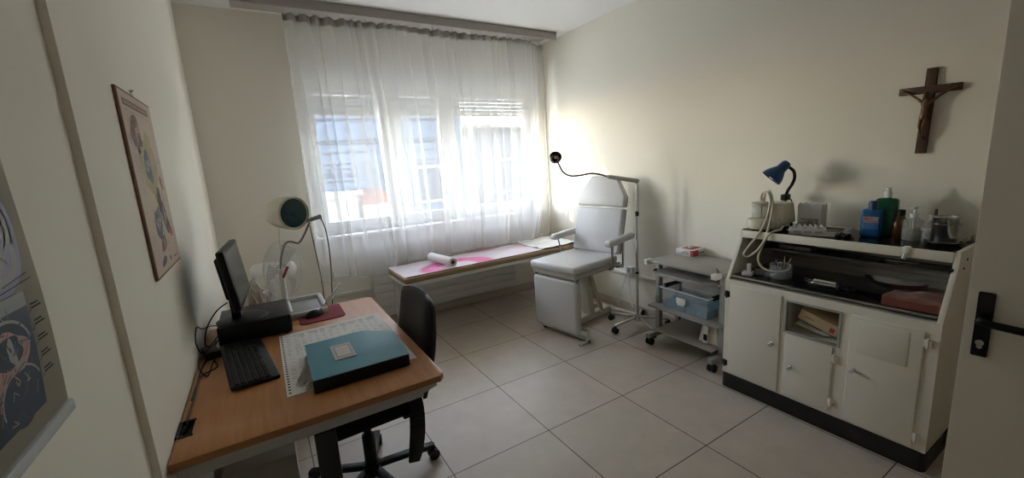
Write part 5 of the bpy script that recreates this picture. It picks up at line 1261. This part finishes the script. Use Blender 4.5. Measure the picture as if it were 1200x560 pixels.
# ------------------------------------------------------------------ crucifix on the wall
def crucifix():
    t = thing('crucifix', 'dark wooden crucifix with small bronze figure hanging high on the wall', 'crucifix', (WR, 0.778, 1.68), 0)
    t.rotation_euler = (math.radians(1.4), 0, 0)
    b = MB(); b.box(-0.020, 0.0, -0.021, 0.021, -0.216, 0.212, 0.002); b.build('upright', 'walnut', t)
    b = MB(); b.box(-0.022, -0.001, -0.118, 0.118, 0.088, 0.125, 0.002); b.build('crossbar', 'walnut', t)
    # figure: one continuous skinned surface
    V = {'pelvis': (-0.038, 0.002, -0.022, 0.0135), 'waist': (-0.040, 0.001, 0.008, 0.0115), 'chest': (-0.040, 0.0, 0.040, 0.0155), 'neck': (-0.041, 0.001, 0.062, 0.006),
         'head': (-0.046, 0.004, 0.078, 0.0105), 'crown': (-0.048, 0.006, 0.090, 0.0085),
         'hipL': (-0.040, 0.010, -0.034, 0.010), 'kneeL': (-0.052, 0.010, -0.078, 0.0072), 'ankL': (-0.034, 0.004, -0.118, 0.0048), 'toeL': (-0.042, 0.003, -0.136, 0.004),
         'hipR': (-0.040, -0.007, -0.034, 0.010), 'kneeR': (-0.050, -0.003, -0.080, 0.0072), 'ankR': (-0.036, -0.003, -0.116, 0.0048), 'toeR': (-0.044, -0.003, -0.134, 0.004),
         'shL': (-0.038, 0.022, 0.050, 0.008), 'elL': (-0.032, 0.058, 0.082, 0.0058), 'wrL': (-0.028, 0.092, 0.104, 0.004), 'haL': (-0.027, 0.105, 0.110, 0.0045),
         'shR': (-0.038, -0.022, 0.050, 0.008), 'elR': (-0.032, -0.058, 0.080, 0.0058), 'wrR': (-0.028, -0.092, 0.102, 0.004), 'haR': (-0.027, -0.105, 0.108, 0.0045)}
    E = [('pelvis', 'waist'), ('waist', 'chest'), ('chest', 'neck'), ('neck', 'head'), ('head', 'crown')]
    for s in 'LR': E += [('pelvis', 'hip' + s), ('hip' + s, 'knee' + s), ('knee' + s, 'ank' + s), ('ank' + s, 'toe' + s), ('chest', 'sh' + s), ('sh' + s, 'el' + s), ('el' + s, 'wr' + s), ('wr' + s, 'ha' + s)]
    names = list(V); me = bpy.data.meshes.new('figure'); me.from_pydata([V[n][:3] for n in names], [(names.index(a), names.index(c)) for a, c in E], [])
    o = bpy.data.objects.new('figure', me); COL.objects.link(o); o.parent = t; me.materials.append(M['bronze'])
    md = o.modifiers.new('skin', 'SKIN'); md.use_smooth_shade = True
    for i, n in enumerate(names):
        sv = me.skin_vertices[0].data[i]; sv.radius = (V[n][3], V[n][3]); sv.use_root = (n == 'pelvis')
    o.modifiers.new('sub', 'SUBSURF').levels = 2; o.modifiers['sub'].render_levels = 2
    b = MB(); b.lathe([(0.0135, -0.018), (0.0165, -0.010), (0.0155, 0.006), (0.0135, 0.016), (0.0125, 0.016), (0.0130, -0.016)], (-0.039, 0.002, -0.024), (0.05, 0.0, 1), 20, capa=False, capb=False)
    b.ell((-0.040, -0.017, -0.022), (0.006, 0.006, 0.014), 12, 8); b.build('loincloth', 'bronze', t)
    b = MB(); b.ell((-0.046, 0.0035, 0.088), (0.0118, 0.0125, 0.010), 16, 10); b.ell((-0.040, 0.004, 0.074), (0.008, 0.012, 0.014), 14, 8); b.build('hair', 'bronze', t)
    b = MB(); b.box(-0.032, -0.02, -0.008, 0.008, -0.148, -0.130, 0.002); b.build('foot_block', 'bronze', t)
crucifix()

# ------------------------------------------------------------------ door leaf standing open
def door_leaf():
    t = thing('door_1', 'plain off-white door leaf standing open with black lever handle', 'door', (1.61, -0.63, 0)); t['kind'] = 'structure'
    b = MB(); b.box(0.0, 0.04, 0.0, 0.918, 0.008, 2.05, 0.003); b.build('door_panel', 'door', t)
    for sx, x0 in ((-1, 0.0), (1, 0.04)):
        b = MB(); a, c = sorted((x0, x0 + sx * 0.009)); b.box(a, c, 0.866, 0.897, 0.955, 1.135, 0.003); b.build('lock_plate', 'black', t)
        b = MB()
        b.cyl((x0 + sx * 0.006, 0.8815, 1.065), (x0 + sx * 0.016, 0.8815, 1.065), 0.0145, 0.013, seg=24); b.cyl((x0 + sx * 0.014, 0.8815, 1.065), (x0 + sx * 0.05, 0.8815, 1.065), 0.009, seg=16)
        b.tube([(x0 + sx * 0.040, 0.8815, 1.065), (x0 + sx * 0.052, 0.876, 1.065), (x0 + sx * 0.055, 0.855, 1.064), (x0 + sx * 0.055, 0.80, 1.062), (x0 + sx * 0.052, 0.765, 1.060), (x0 + sx * 0.046, 0.755, 1.059)], 0.0098, 12, smooth=5); b.build('lever_handle', 'black', t)
        b = MB(); b.cyl((x0 + sx * 0.006, 0.8815, 0.995), (x0 + sx * 0.013, 0.8815, 0.995), 0.0085, seg=18); b.cyl((x0 + sx * 0.006, 0.8815, 0.984), (x0 + sx * 0.012, 0.8815, 0.984), 0.006, seg=14); b.build('key_cylinder', 'steel', t)
    b = MB()
    for z in (0.25, 1.8): b.cyl((0.0, -0.004, z - 0.04), (0.0, -0.004, z + 0.04), 0.008, seg=12)
    b.build('hinge', 'steel', t)
door_leaf()

# ------------------------------------------------------------------ anatomical wall charts
def blob(b, cx, cy, rx, ry, rot=0.0, z=0.0, n=28, wob=0.0, seed=0):
    r = random.Random(seed); ph = [r.uniform(0, 6.28) for _ in range(3)]
    pts = []
    for k in range(n):
        a = 2 * PI * k / n; q = 1 + wob * (math.sin(2 * a + ph[0]) + 0.7 * math.sin(3 * a + ph[1]) + 0.5 * math.sin(5 * a + ph[2]))
        x = rx * q * math.cos(a); y = ry * q * math.sin(a)
        pts.append((cx + x * math.cos(rot) - y * math.sin(rot), cy + x * math.sin(rot) + y * math.cos(rot), z))
    b.poly(pts)
def rect(b, x0, y0, x1, y1, z): b.poly([(x0, y0, z), (x1, y0, z), (x1, y1, z), (x0, y1, z)])
def ringpoly(b, cx, cy, rx, ry, w, z, a0=0, a1=2 * PI, n=28):
    for k in range(n):
        p, q = a0 + (a1 - a0) * k / n, a0 + (a1 - a0) * (k + 1) / n
        b.poly([(cx + rx * math.cos(p), cy + ry * math.sin(p), z), (cx + rx * math.cos(q), cy + ry * math.sin(q), z), (cx + (rx - w) * math.cos(q), cy + (ry - w) * math.sin(q), z), (cx + (rx - w) * math.cos(p), cy + (ry - w) * math.sin(p), z)])
def stroke(b, pts, w, z):
    for p, q in zip(pts, pts[1:]):
        d = Vector((q[0] - p[0], q[1] - p[1], 0)); n = Vector((-d.y, d.x, 0)).normalized() * w / 2
        b.poly([(p[0] - n.x, p[1] - n.y, z), (q[0] - n.x, q[1] - n.y, z), (q[0] + n.x, q[1] + n.y, z), (p[0] + n.x, p[1] + n.y, z)])

def chart_far():
    W, Hh = 0.485, 0.652
    t = thing('anatomy_chart', 'tan medical wall chart with coloured anatomy drawings above the monitor', 'wall chart', (WL, 1.832, 1.218), 0)
    T = frame_mat((0, 1, 0), (0, 0, 1), (0.0, 0, 0))
    b = MB(); b.M = T; b.box(0, W, 0, Hh, 0.0005, 0.010, 0.002); b.build('chart_board', 'p_brown', t)
    b = MB(); b.M = T; r = random.Random(9)
    rect(b, 0.008, 0.008, W - 0.008, Hh - 0.008, 0.0105)
    mats = ['poster_tan', 'p_brown', 'p_ochre', 'p_skin', 'p_slate', 'p_red', 'p_yellow', 'ink_grey', 'p_pale']
    z = 0.0109
    b.cur = 1; rect(b, 0.04, 0.598, 0.42, 0.622, z)
    b.cur = 8
    for k in range(24): rect(b, 0.06 + 0.0145 * k, 0.605, 0.06 + 0.0145 * k + 0.009, 0.616, z + 0.0003)
    b.cur = 7
    for k in range(5): rect(b, 0.05 + 0.075 * k, 0.583, 0.05 + 0.075 * k + 0.055, 0.587, z)
    # head in profile
    b.cur = 3; blob(b, 0.15, 0.505, 0.075, 0.062, 0.3, z, wob=0.08, seed=1); b.cur = 1; blob(b, 0.13, 0.52, 0.075, 0.045, 0.5, z + .0002, wob=0.08, seed=2)
    b.cur = 3; blob(b, 0.165, 0.495, 0.045, 0.04, 0, z + .0004); b.cur = 4; blob(b, 0.18, 0.49, 0.022, 0.028, 0.2, z + .0006, wob=0.1, seed=3); b.cur = 8; blob(b, 0.155, 0.505, 0.012, 0.02, 0.2, z + .0008)
    # large ochre cross-section with slate centre
    b.cur = 2; blob(b, 0.25, 0.40, 0.125, 0.115, 0.1, z, wob=0.10, seed=4); blob(b, 0.29, 0.47, 0.06, 0.06, 0.2, z + .0001, wob=0.1, seed=14); blob(b, 0.27, 0.285, 0.04, 0.065, 0.15, z + .0001, wob=0.12, seed=5)
    b.cur = 4; blob(b, 0.22, 0.395, 0.06, 0.052, 0.4, z + .0003, wob=0.16, seed=6); b.cur = 8; blob(b, 0.215, 0.40, 0.03, 0.022, 0.4, z + .0005, wob=0.2, seed=7); b.cur = 4; blob(b, 0.205, 0.40, 0.012, 0.014, 0, z + .0007)
    b.cur = 3; blob(b, 0.30, 0.42, 0.03, 0.02, 0.7, z + .0004, wob=0.2, seed=8)
    # lower organs
    b.cur = 4; blob(b, 0.20, 0.185, 0.068, 0.055, 0.9, z, wob=0.1, seed=9); blob(b, 0.335, 0.20, 0.042, 0.068, 0.1, z, wob=0.08, seed=10); blob(b, 0.30, 0.275, 0.03, 0.05, -0.3, z + .0001, wob=0.1, seed=31)
    b.cur = 8; blob(b, 0.20, 0.185, 0.03, 0.02, 0.9, z + .0003, wob=0.2, seed=11); blob(b, 0.338, 0.205, 0.016, 0.032, 0.1, z + .0003)
    b.cur = 6; stroke(b, [(0.235, 0.29), (0.25, 0.24), (0.245, 0.20), (0.27, 0.15)], 0.010, z + .0004); stroke(b, [(0.27, 0.30), (0.29, 0.25), (0.31, 0.17)], 0.007, z + .0004)
    b.cur = 5; blob(b, 0.385, 0.15, 0.03, 0.04, 0.2, z, wob=0.15, seed=12); blob(b, 0.22, 0.105, 0.045, 0.028, 0.3, z + .0001, wob=0.15, seed=13); b.cur = 8; blob(b, 0.23, 0.112, 0.022, 0.012, 0.3, z + .0003)
    b.cur = 3; blob(b, 0.375, 0.27, 0.018, 0.04, 0.1, z, wob=0.1, seed=16); b.cur = 1; blob(b, 0.40, 0.335, 0.022, 0.03, 0.1, z, wob=0.15, seed=17)
    b.cur = 4; blob(b, 0.16, 0.045, 0.045, 0.016, 0.15, z, wob=0.1, seed=18); blob(b, 0.28, 0.04, 0.015, 0.010, 0, z); rect(b, 0.35, 0.03, 0.42, 0.036, z); rect(b, 0.414, 0.03, 0.42, 0.06, z)
    for k in range(150):
        cx, cy, sx, sy = r.choice([(0.25, 0.40, 0.10, 0.09), (0.15, 0.505, 0.06, 0.05), (0.20, 0.185, 0.06, 0.05), (0.335, 0.20, 0.035, 0.06), (0.22, 0.105, 0.05, 0.03), (0.28, 0.28, 0.05, 0.06)])
        b.cur = r.choice((1, 2, 4, 4, 7, 8, 3, 5)); x, y = cx + r.gauss(0, sx * 0.5), cy + r.gauss(0, sy * 0.5)
        if k % 2: blob(b, x, y, r.uniform(0.003, 0.011), r.uniform(0.002, 0.007), r.uniform(0, 3), z + 0.0008 + k * 2e-6, 10, 0.2, k)
        else: stroke(b, [(x, y), (x + r.uniform(-0.02, 0.02), y + r.uniform(-0.02, 0.02)), (x + r.uniform(-0.03, 0.03), y + r.uniform(-0.03, 0.03))], 0.0022, z + 0.0008 + k * 2e-6)
    b.cur = 7
    for k in range(130):
        x = r.choice([r.uniform(0.02, 0.09), r.uniform(0.40, 0.45), r.uniform(0.05, 0.40)]); y = r.uniform(0.06, 0.57)
        if x < 0.1 or x > 0.39 or y < 0.1: rect(b, x, y, x + r.uniform(0.012, 0.032), y + 0.0025, z)
    for k in range(12): stroke(b, [(0.06, 0.10 + 0.04 * k), (0.14, 0.12 + 0.036 * k)], 0.001, z + .0008)
    b.build('chart_print', mats, t, recalc=False, angle=1)
    b = MB(); b.M = T; b.tube([(W * 0.5 - 0.03, Hh - 0.002, 0.004), (W * 0.5, Hh + 0.02, 0.004), (W * 0.5 + 0.03, Hh - 0.002, 0.004)], 0.0012, 6); b.cyl((W * 0.5, Hh + 0.02, 0), (W * 0.5, Hh + 0.02, 0.012), 0.003, seg=10); b.build('hanger', 'steel', t)
chart_far()

def chart_near():
    W, Hh = 0.50, 0.70
    t = thing('ear_chart', 'curled cream wall chart with ear drawings and a clear bottom bar', 'wall chart', (WLn, 0.555, 1.165), 0)
    T = frame_mat((0, 1, 0), (0, 0, 1), (0, 0, 0)); 
    def depth(x, y):   # paper billows away from the wall
        return 0.006 + 0.010 * math.sin(PI * y / Hh) * (0.4 + 0.6 * x / W) + 0.004 * math.sin(9 * y)
    def edge(y): return W - 0.020 * math.sin(PI * min(1, y / (Hh * 0.8))) * 0.9 - 0.012 * (y / Hh)
    bm = bmesh.new(); NX, NY = 16, 30; V = {}
    for i in range(NX + 1):
        for j in range(NY + 1):
            y = Hh * j / NY; x = edge(y) * i / NX; V[i, j] = bm.verts.new((x, y, depth(x, y)))
    for i in range(NX):
        for j in range(NY): bm.faces.new([V[i, j], V[i + 1, j], V[i + 1, j + 1], V[i, j + 1]])
    bmesh.ops.solidify(bm, geom=bm.faces[:], thickness=0.0008)
    b = MB(); b.M = T; b.from_bm(bm); b.build('chart_sheet', 'poster_cream', t, angle=60)
    # print, laid on the billowing sheet: build flat then lift
    f = MB(); r = random.Random(21)
    mats = ['p_navy', 'p_grey', 'p_lilac', 'p_pale', 'p_pink', 'p_brown', 'ink', 'p_slate']
    def lift(pts, dz): return [(x, y, depth(x, y) + 0.0012 + dz) for x, y, *_ in pts]
    class L(MB):
        def poly(self, pts): self.face([self.addv(p) for p in lift(pts, pts[0][2] if len(pts[0]) > 2 else 0)])
    def sub_rect(b, x0, y0, x1, y1, z, n=6):
        for i in range(n):
            for j in range(n):
                xa, xb = x0 + (x1 - x0) * i / n, x0 + (x1 - x0) * (i + 1) / n; ya, yb = y0 + (y1 - y0) * j / n, y0 + (y1 - y0) * (j + 1) / n
                b.poly([(xa, ya, z), (xb, ya, z), (xb, yb, z), (xa, yb, z)])
    b = L(); b.M = T
    b.cur = 1; sub_rect(b, 0.04, 0.425, 0.455, 0.448, 0)
    # spiral cochlea drawing
    b.cur = 2; 
    for k, (rx, ry) in enumerate(((0.085, 0.075), (0.068, 0.06), (0.05, 0.045))):
        b.cur = 3 if k % 2 else 2; ringpoly(b, 0.36, 0.335, rx, ry, 0.012, 0.0003 * k, 3.4, 7.2, 22)
    for k in range(7):
        a = 2.2 + 0.5 * k; x = 0.395 + 0.022 * math.cos(a * 0.9) - 0.006 * k; y = 0.395 - 0.020 * k
        b.cur = 3; blob(b, x, y, 0.017, 0.014, 0.3, 0.001, 14); b.cur = 7; blob(b, x, y, 0.011, 0.009, 0.3, 0.0013, 12)
    for k in range(4):
        b.cur = 3 if k % 2 else 2; ringpoly(b, 0.365, 0.30, 0.075 - 0.014 * k, 0.07 - 0.013 * k, 0.013, 0.0004, 3.3, 6.4, 18)
    b.cur = 6
    stroke(b, [(0.36, 0.245), (0.44, 0.255)], 0.0015, 0.0005); stroke(b, [(0.33, 0.235), (0.45, 0.245)], 0.0015, 0.0005)
    # dark boxed drawing of the ear
    b.cur = 1; sub_rect(b, 0.10, 0.205, 0.415, 0.228, 0.0002)
    b.cur = 0; sub_rect(b, 0.10, 0.035, 0.415, 0.205, 0.0002, 10)
    b.cur = 4; blob(b, 0.31, 0.135, 0.075, 0.045, 0.25, 0.0006, wob=0.12, seed=3); b.cur = 3; ringpoly(b, 0.33, 0.145, 0.075, 0.055, 0.005, 0.0009, 0.2, 2.6, 18)
    b.cur = 0; blob(b, 0.33, 0.15, 0.045, 0.022, 0.2, 0.0010, wob=0.12, seed=5); b.cur = 3; blob(b, 0.34, 0.148, 0.012, 0.02, 0.3, 0.0012, wob=0.2, seed=6)
    b.cur = 0; blob(b, 0.35, 0.075, 0.06, 0.045, 0.15, 0.0008, wob=0.05, seed=7); b.cur = 3; ringpoly(b, 0.35, 0.075, 0.064, 0.049, 0.004, 0.0010, 0.4, 3.4, 18)
    b.cur = 5; blob(b, 0.20, 0.055, 0.07, 0.025, 0.3, 0.0006, wob=0.1, seed=8); b.cur = 4; stroke(b, [(0.12, 0.10), (0.24, 0.105), (0.28, 0.12)], 0.014, 0.0007)
    for k in range(110):
        b.cur = r.choice((7, 7, 0, 4, 5, 3)); x, y = (r.uniform(0.12, 0.40), r.uniform(0.05, 0.20)) if k % 3 else (0.365 + r.gauss(0, 0.03), 0.33 + r.gauss(0, 0.04))
        if k % 3 == 0: b.cur = r.choice((7, 2, 3))
        stroke(b, [(x, y), (x + r.uniform(-0.014, 0.014), y + r.uniform(-0.012, 0.012)), (x + r.uniform(-0.025, 0.025), y + r.uniform(-0.02, 0.02))], r.uniform(0.001, 0.003), 0.0013 + k * 2e-6)
    b.cur = 6
    for k in range(5):
        y = 0.195 - 0.028 * k; stroke(b, [(0.39, y - 0.012), (0.425, y)], 0.001, 0.0012)
        for q in range(2): sub_rect(b, 0.425, y + 0.006 * q, 0.46 - 0.008 * q, y + 0.003 + 0.006 * q, 0.0006, 1)
    b.build('chart_print', mats, t, recalc=False, angle=180)
    b = MB(); b.M = T; b.box(-0.02, W + 0.005, -0.024, -0.002, 0.001, 0.012, 0.003); b.build('bottom_bar', 'clear_rim', t)
    b = MB(); b.M = T; b.box(-0.02, W + 0.005, Hh - 0.004, Hh + 0.018, 0.001, 0.012, 0.003); b.build('top_bar', 'clear_rim', t)
chart_near()

# ------------------------------------------------------------------ outside the window
def outside():
    g = box('exterior_ground', -16, 26, WY + 0.3, 40, -1.15, -1.0, 'ext_ground'); struct(g, 'pale paved yard outside the window', 'ground')
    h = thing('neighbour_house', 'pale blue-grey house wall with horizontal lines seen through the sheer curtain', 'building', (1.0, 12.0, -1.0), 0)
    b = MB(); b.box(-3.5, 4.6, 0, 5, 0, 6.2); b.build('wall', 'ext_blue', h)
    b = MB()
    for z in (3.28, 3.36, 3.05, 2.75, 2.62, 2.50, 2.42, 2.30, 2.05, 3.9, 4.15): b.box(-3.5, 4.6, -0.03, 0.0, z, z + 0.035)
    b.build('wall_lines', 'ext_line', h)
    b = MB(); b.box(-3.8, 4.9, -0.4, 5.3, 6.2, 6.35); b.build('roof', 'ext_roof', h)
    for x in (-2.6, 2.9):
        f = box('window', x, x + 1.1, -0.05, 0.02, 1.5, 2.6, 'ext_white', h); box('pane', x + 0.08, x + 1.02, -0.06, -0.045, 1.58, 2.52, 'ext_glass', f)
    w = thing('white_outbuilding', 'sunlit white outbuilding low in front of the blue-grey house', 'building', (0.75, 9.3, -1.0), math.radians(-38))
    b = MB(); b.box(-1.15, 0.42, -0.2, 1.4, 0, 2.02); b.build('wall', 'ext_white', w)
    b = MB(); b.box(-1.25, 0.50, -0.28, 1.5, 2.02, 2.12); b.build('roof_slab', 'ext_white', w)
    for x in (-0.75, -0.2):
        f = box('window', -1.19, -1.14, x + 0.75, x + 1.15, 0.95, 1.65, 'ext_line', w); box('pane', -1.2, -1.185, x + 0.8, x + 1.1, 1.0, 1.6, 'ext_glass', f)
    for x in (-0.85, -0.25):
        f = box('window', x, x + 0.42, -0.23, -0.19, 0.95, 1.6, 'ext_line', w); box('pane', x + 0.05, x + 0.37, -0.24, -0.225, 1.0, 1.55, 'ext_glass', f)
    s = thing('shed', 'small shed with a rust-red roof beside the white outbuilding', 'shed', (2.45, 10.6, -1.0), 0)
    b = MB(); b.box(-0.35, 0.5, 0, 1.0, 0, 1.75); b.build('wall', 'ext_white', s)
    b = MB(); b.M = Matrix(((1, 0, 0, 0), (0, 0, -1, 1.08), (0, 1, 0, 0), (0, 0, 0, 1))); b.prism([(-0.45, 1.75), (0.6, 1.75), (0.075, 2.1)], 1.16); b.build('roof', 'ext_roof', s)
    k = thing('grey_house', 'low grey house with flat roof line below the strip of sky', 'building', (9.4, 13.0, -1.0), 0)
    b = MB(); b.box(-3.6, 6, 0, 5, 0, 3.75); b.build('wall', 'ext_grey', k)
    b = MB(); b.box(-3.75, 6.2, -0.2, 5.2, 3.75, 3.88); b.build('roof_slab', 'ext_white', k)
    b = MB(); b.box(-2.4, 3.6, -8.4, -3.5, 0, 7.5); b.build('unseen_bounce_block', 'ext_bounce_block', k)  # unseen block, added to screen the curtain from sky and bounce light inside
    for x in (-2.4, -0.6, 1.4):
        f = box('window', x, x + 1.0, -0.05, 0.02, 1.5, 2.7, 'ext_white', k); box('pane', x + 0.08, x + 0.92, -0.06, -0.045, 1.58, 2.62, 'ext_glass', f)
    from mathutils import noise
    for i, (x, y, sc) in enumerate(((3.1, 9.6, 0.55),)):
        bu = thing('shrub', 'round green shrub in the yard beside the rust-roofed shed', 'shrub', (x, y, -1.0), 0)
        b = MB(); rr = random.Random(i)
        for q in range(420):
            d = Vector((rr.gauss(0, 1), rr.gauss(0, 1), rr.gauss(0, 1))).normalized() * sc * rr.uniform(0.75, 1.0)
            c = d + Vector((0, 0, 1.1)); a = Vector((rr.uniform(-1, 1), rr.uniform(-1, 1), rr.uniform(-1, 1))).normalized() * 0.06; e = a.cross(d).normalized() * 0.035
            b.poly([c - a, c - e, c + a, c + e])
        b.build('foliage', 'ext_green', bu, recalc=False, angle=1); b = MB(); b.cyl((0, 0, 0), (0, 0, 1.0), 0.05, 0.03, seg=10); b.build('stem', 'p_brown', bu)
outside()

# ------------------------------------------------------------------ light, camera
def lights():
    w = bpy.data.worlds.new('World'); S.world = w; w.use_nodes = True; nt = w.node_tree; bg = nt.nodes['Background']
    sky = nt.nodes.new('ShaderNodeTexSky'); sky.sky_type = 'NISHITA'; sky.sun_disc = False; sky.sun_elevation = math.radians(24); sky.sun_rotation = math.radians(170)
    sky.air_density = 1.0; sky.dust_density = 0.1; sky.ozone_density = 1.0
    hs = nt.nodes.new('ShaderNodeHueSaturation'); hs.inputs['Saturation'].default_value = 0.55; nt.links.new(sky.outputs[0], hs.inputs['Color'])
    tn = nt.nodes.new('ShaderNodeMix'); tn.data_type = 'RGBA'; tn.blend_type = 'MULTIPLY'; tn.inputs[0].default_value = 1.0; tn.inputs[7].default_value = (1.0, 0.94, 0.865, 1); nt.links.new(hs.outputs[0], tn.inputs[6])
    nt.links.new(tn.outputs[2], bg.inputs['Color']); bg.inputs['Strength'].default_value = SKY
    d = bpy.data.lights.new('sun', 'SUN'); d.energy = SUN; d.angle = math.radians(0.6); d.color = (1.0, 0.95, 0.87)
    o = bpy.data.objects.new('sun', d); COL.objects.link(o); o.rotation_euler = Vector((1.0, -0.5, -0.27)).normalized().to_track_quat('-Z', 'Y').to_euler(); o.location = (-12, 10, 6)
    # daylight portal in the window opening (guides the sky sampling only)
    p = bpy.data.lights.new('window_daylight', 'AREA'); p.shape = 'RECTANGLE'; p.size = OX1 - OX0; p.size_y = OZ1 - OZ0; p.cycles.is_portal = True
    o = bpy.data.objects.new('window_daylight', p); COL.objects.link(o); o.location = ((OX0 + OX1) / 2, WY + 0.29, (OZ0 + OZ1) / 2); o.rotation_euler = (-PI / 2, 0, 0)
SKY = 2.35; SUN = 1.7
lights()

def camera():
    yaw, pit, rol, f, H = 0.5381, 0.1838, -0.0615, 485.3664, 1.5508
    c = bpy.data.cameras.new('camera'); c.sensor_width = 36; c.lens = 36 * f / 1200; c.clip_start = 0.02
    o = bpy.data.objects.new('camera', c); COL.objects.link(o)
    cy, sy = math.cos(yaw), math.sin(yaw)
    f0 = Vector((sy, cy, 0)); r0 = Vector((cy, -sy, 0)); fw = f0 * math.cos(pit) + Vector((0, 0, -1)) * math.sin(pit); up = r0.cross(fw)
    r = r0 * math.cos(rol) + up * math.sin(rol); u = -r0 * math.sin(rol) + up * math.cos(rol)
    m = Matrix((r, u, -fw)).transposed().to_4x4(); m.translation = (0, 0, H); o.matrix_world = m
    S.camera = o
camera()

# give every thing's Empty the place of its own base
bpy.context.view_layer.update()
for e in [o for o in S.objects if o.type == 'EMPTY' and o.parent is None and o.location.length < 1e-6]:
    pts = []
    for ch in e.children_recursive:
        if ch.type == 'MESH': pts += [ch.matrix_world @ Vector(q) for q in ch.bound_box]
    if not pts: continue
    lo = Vector([min(p[i] for p in pts) for i in range(3)]); hi = Vector([max(p[i] for p in pts) for i in range(3)])
    base = Vector(((lo.x + hi.x) / 2, (lo.y + hi.y) / 2, lo.z)); e.location = base
    for ch in e.children: ch.location = ch.location - base

vs = S.view_settings; vs.view_transform = 'Standard'; vs.look = 'None'; vs.gamma = 1.0; vs.use_curve_mapping = False; vs.exposure = 1.6
S.cycles.max_bounces = 14; S.cycles.diffuse_bounces = 8; S.cycles.transparent_max_bounces = 48; S.cycles.glossy_bounces = 4; S.cycles.transmission_bounces = 6
S.cycles.use_denoising = True; S.cycles.use_adaptive_sampling = False; S.cycles.denoising_prefilter = 'ACCURATE'; S.cycles.filter_width = 1.2; S.cycles.sample_clamp_indirect = 1.8; S.cycles.sample_clamp_direct = 4.0; S.cycles.use_guiding = True; S.cycles.guiding_training_samples = 64; S.cycles.caustics_reflective = False
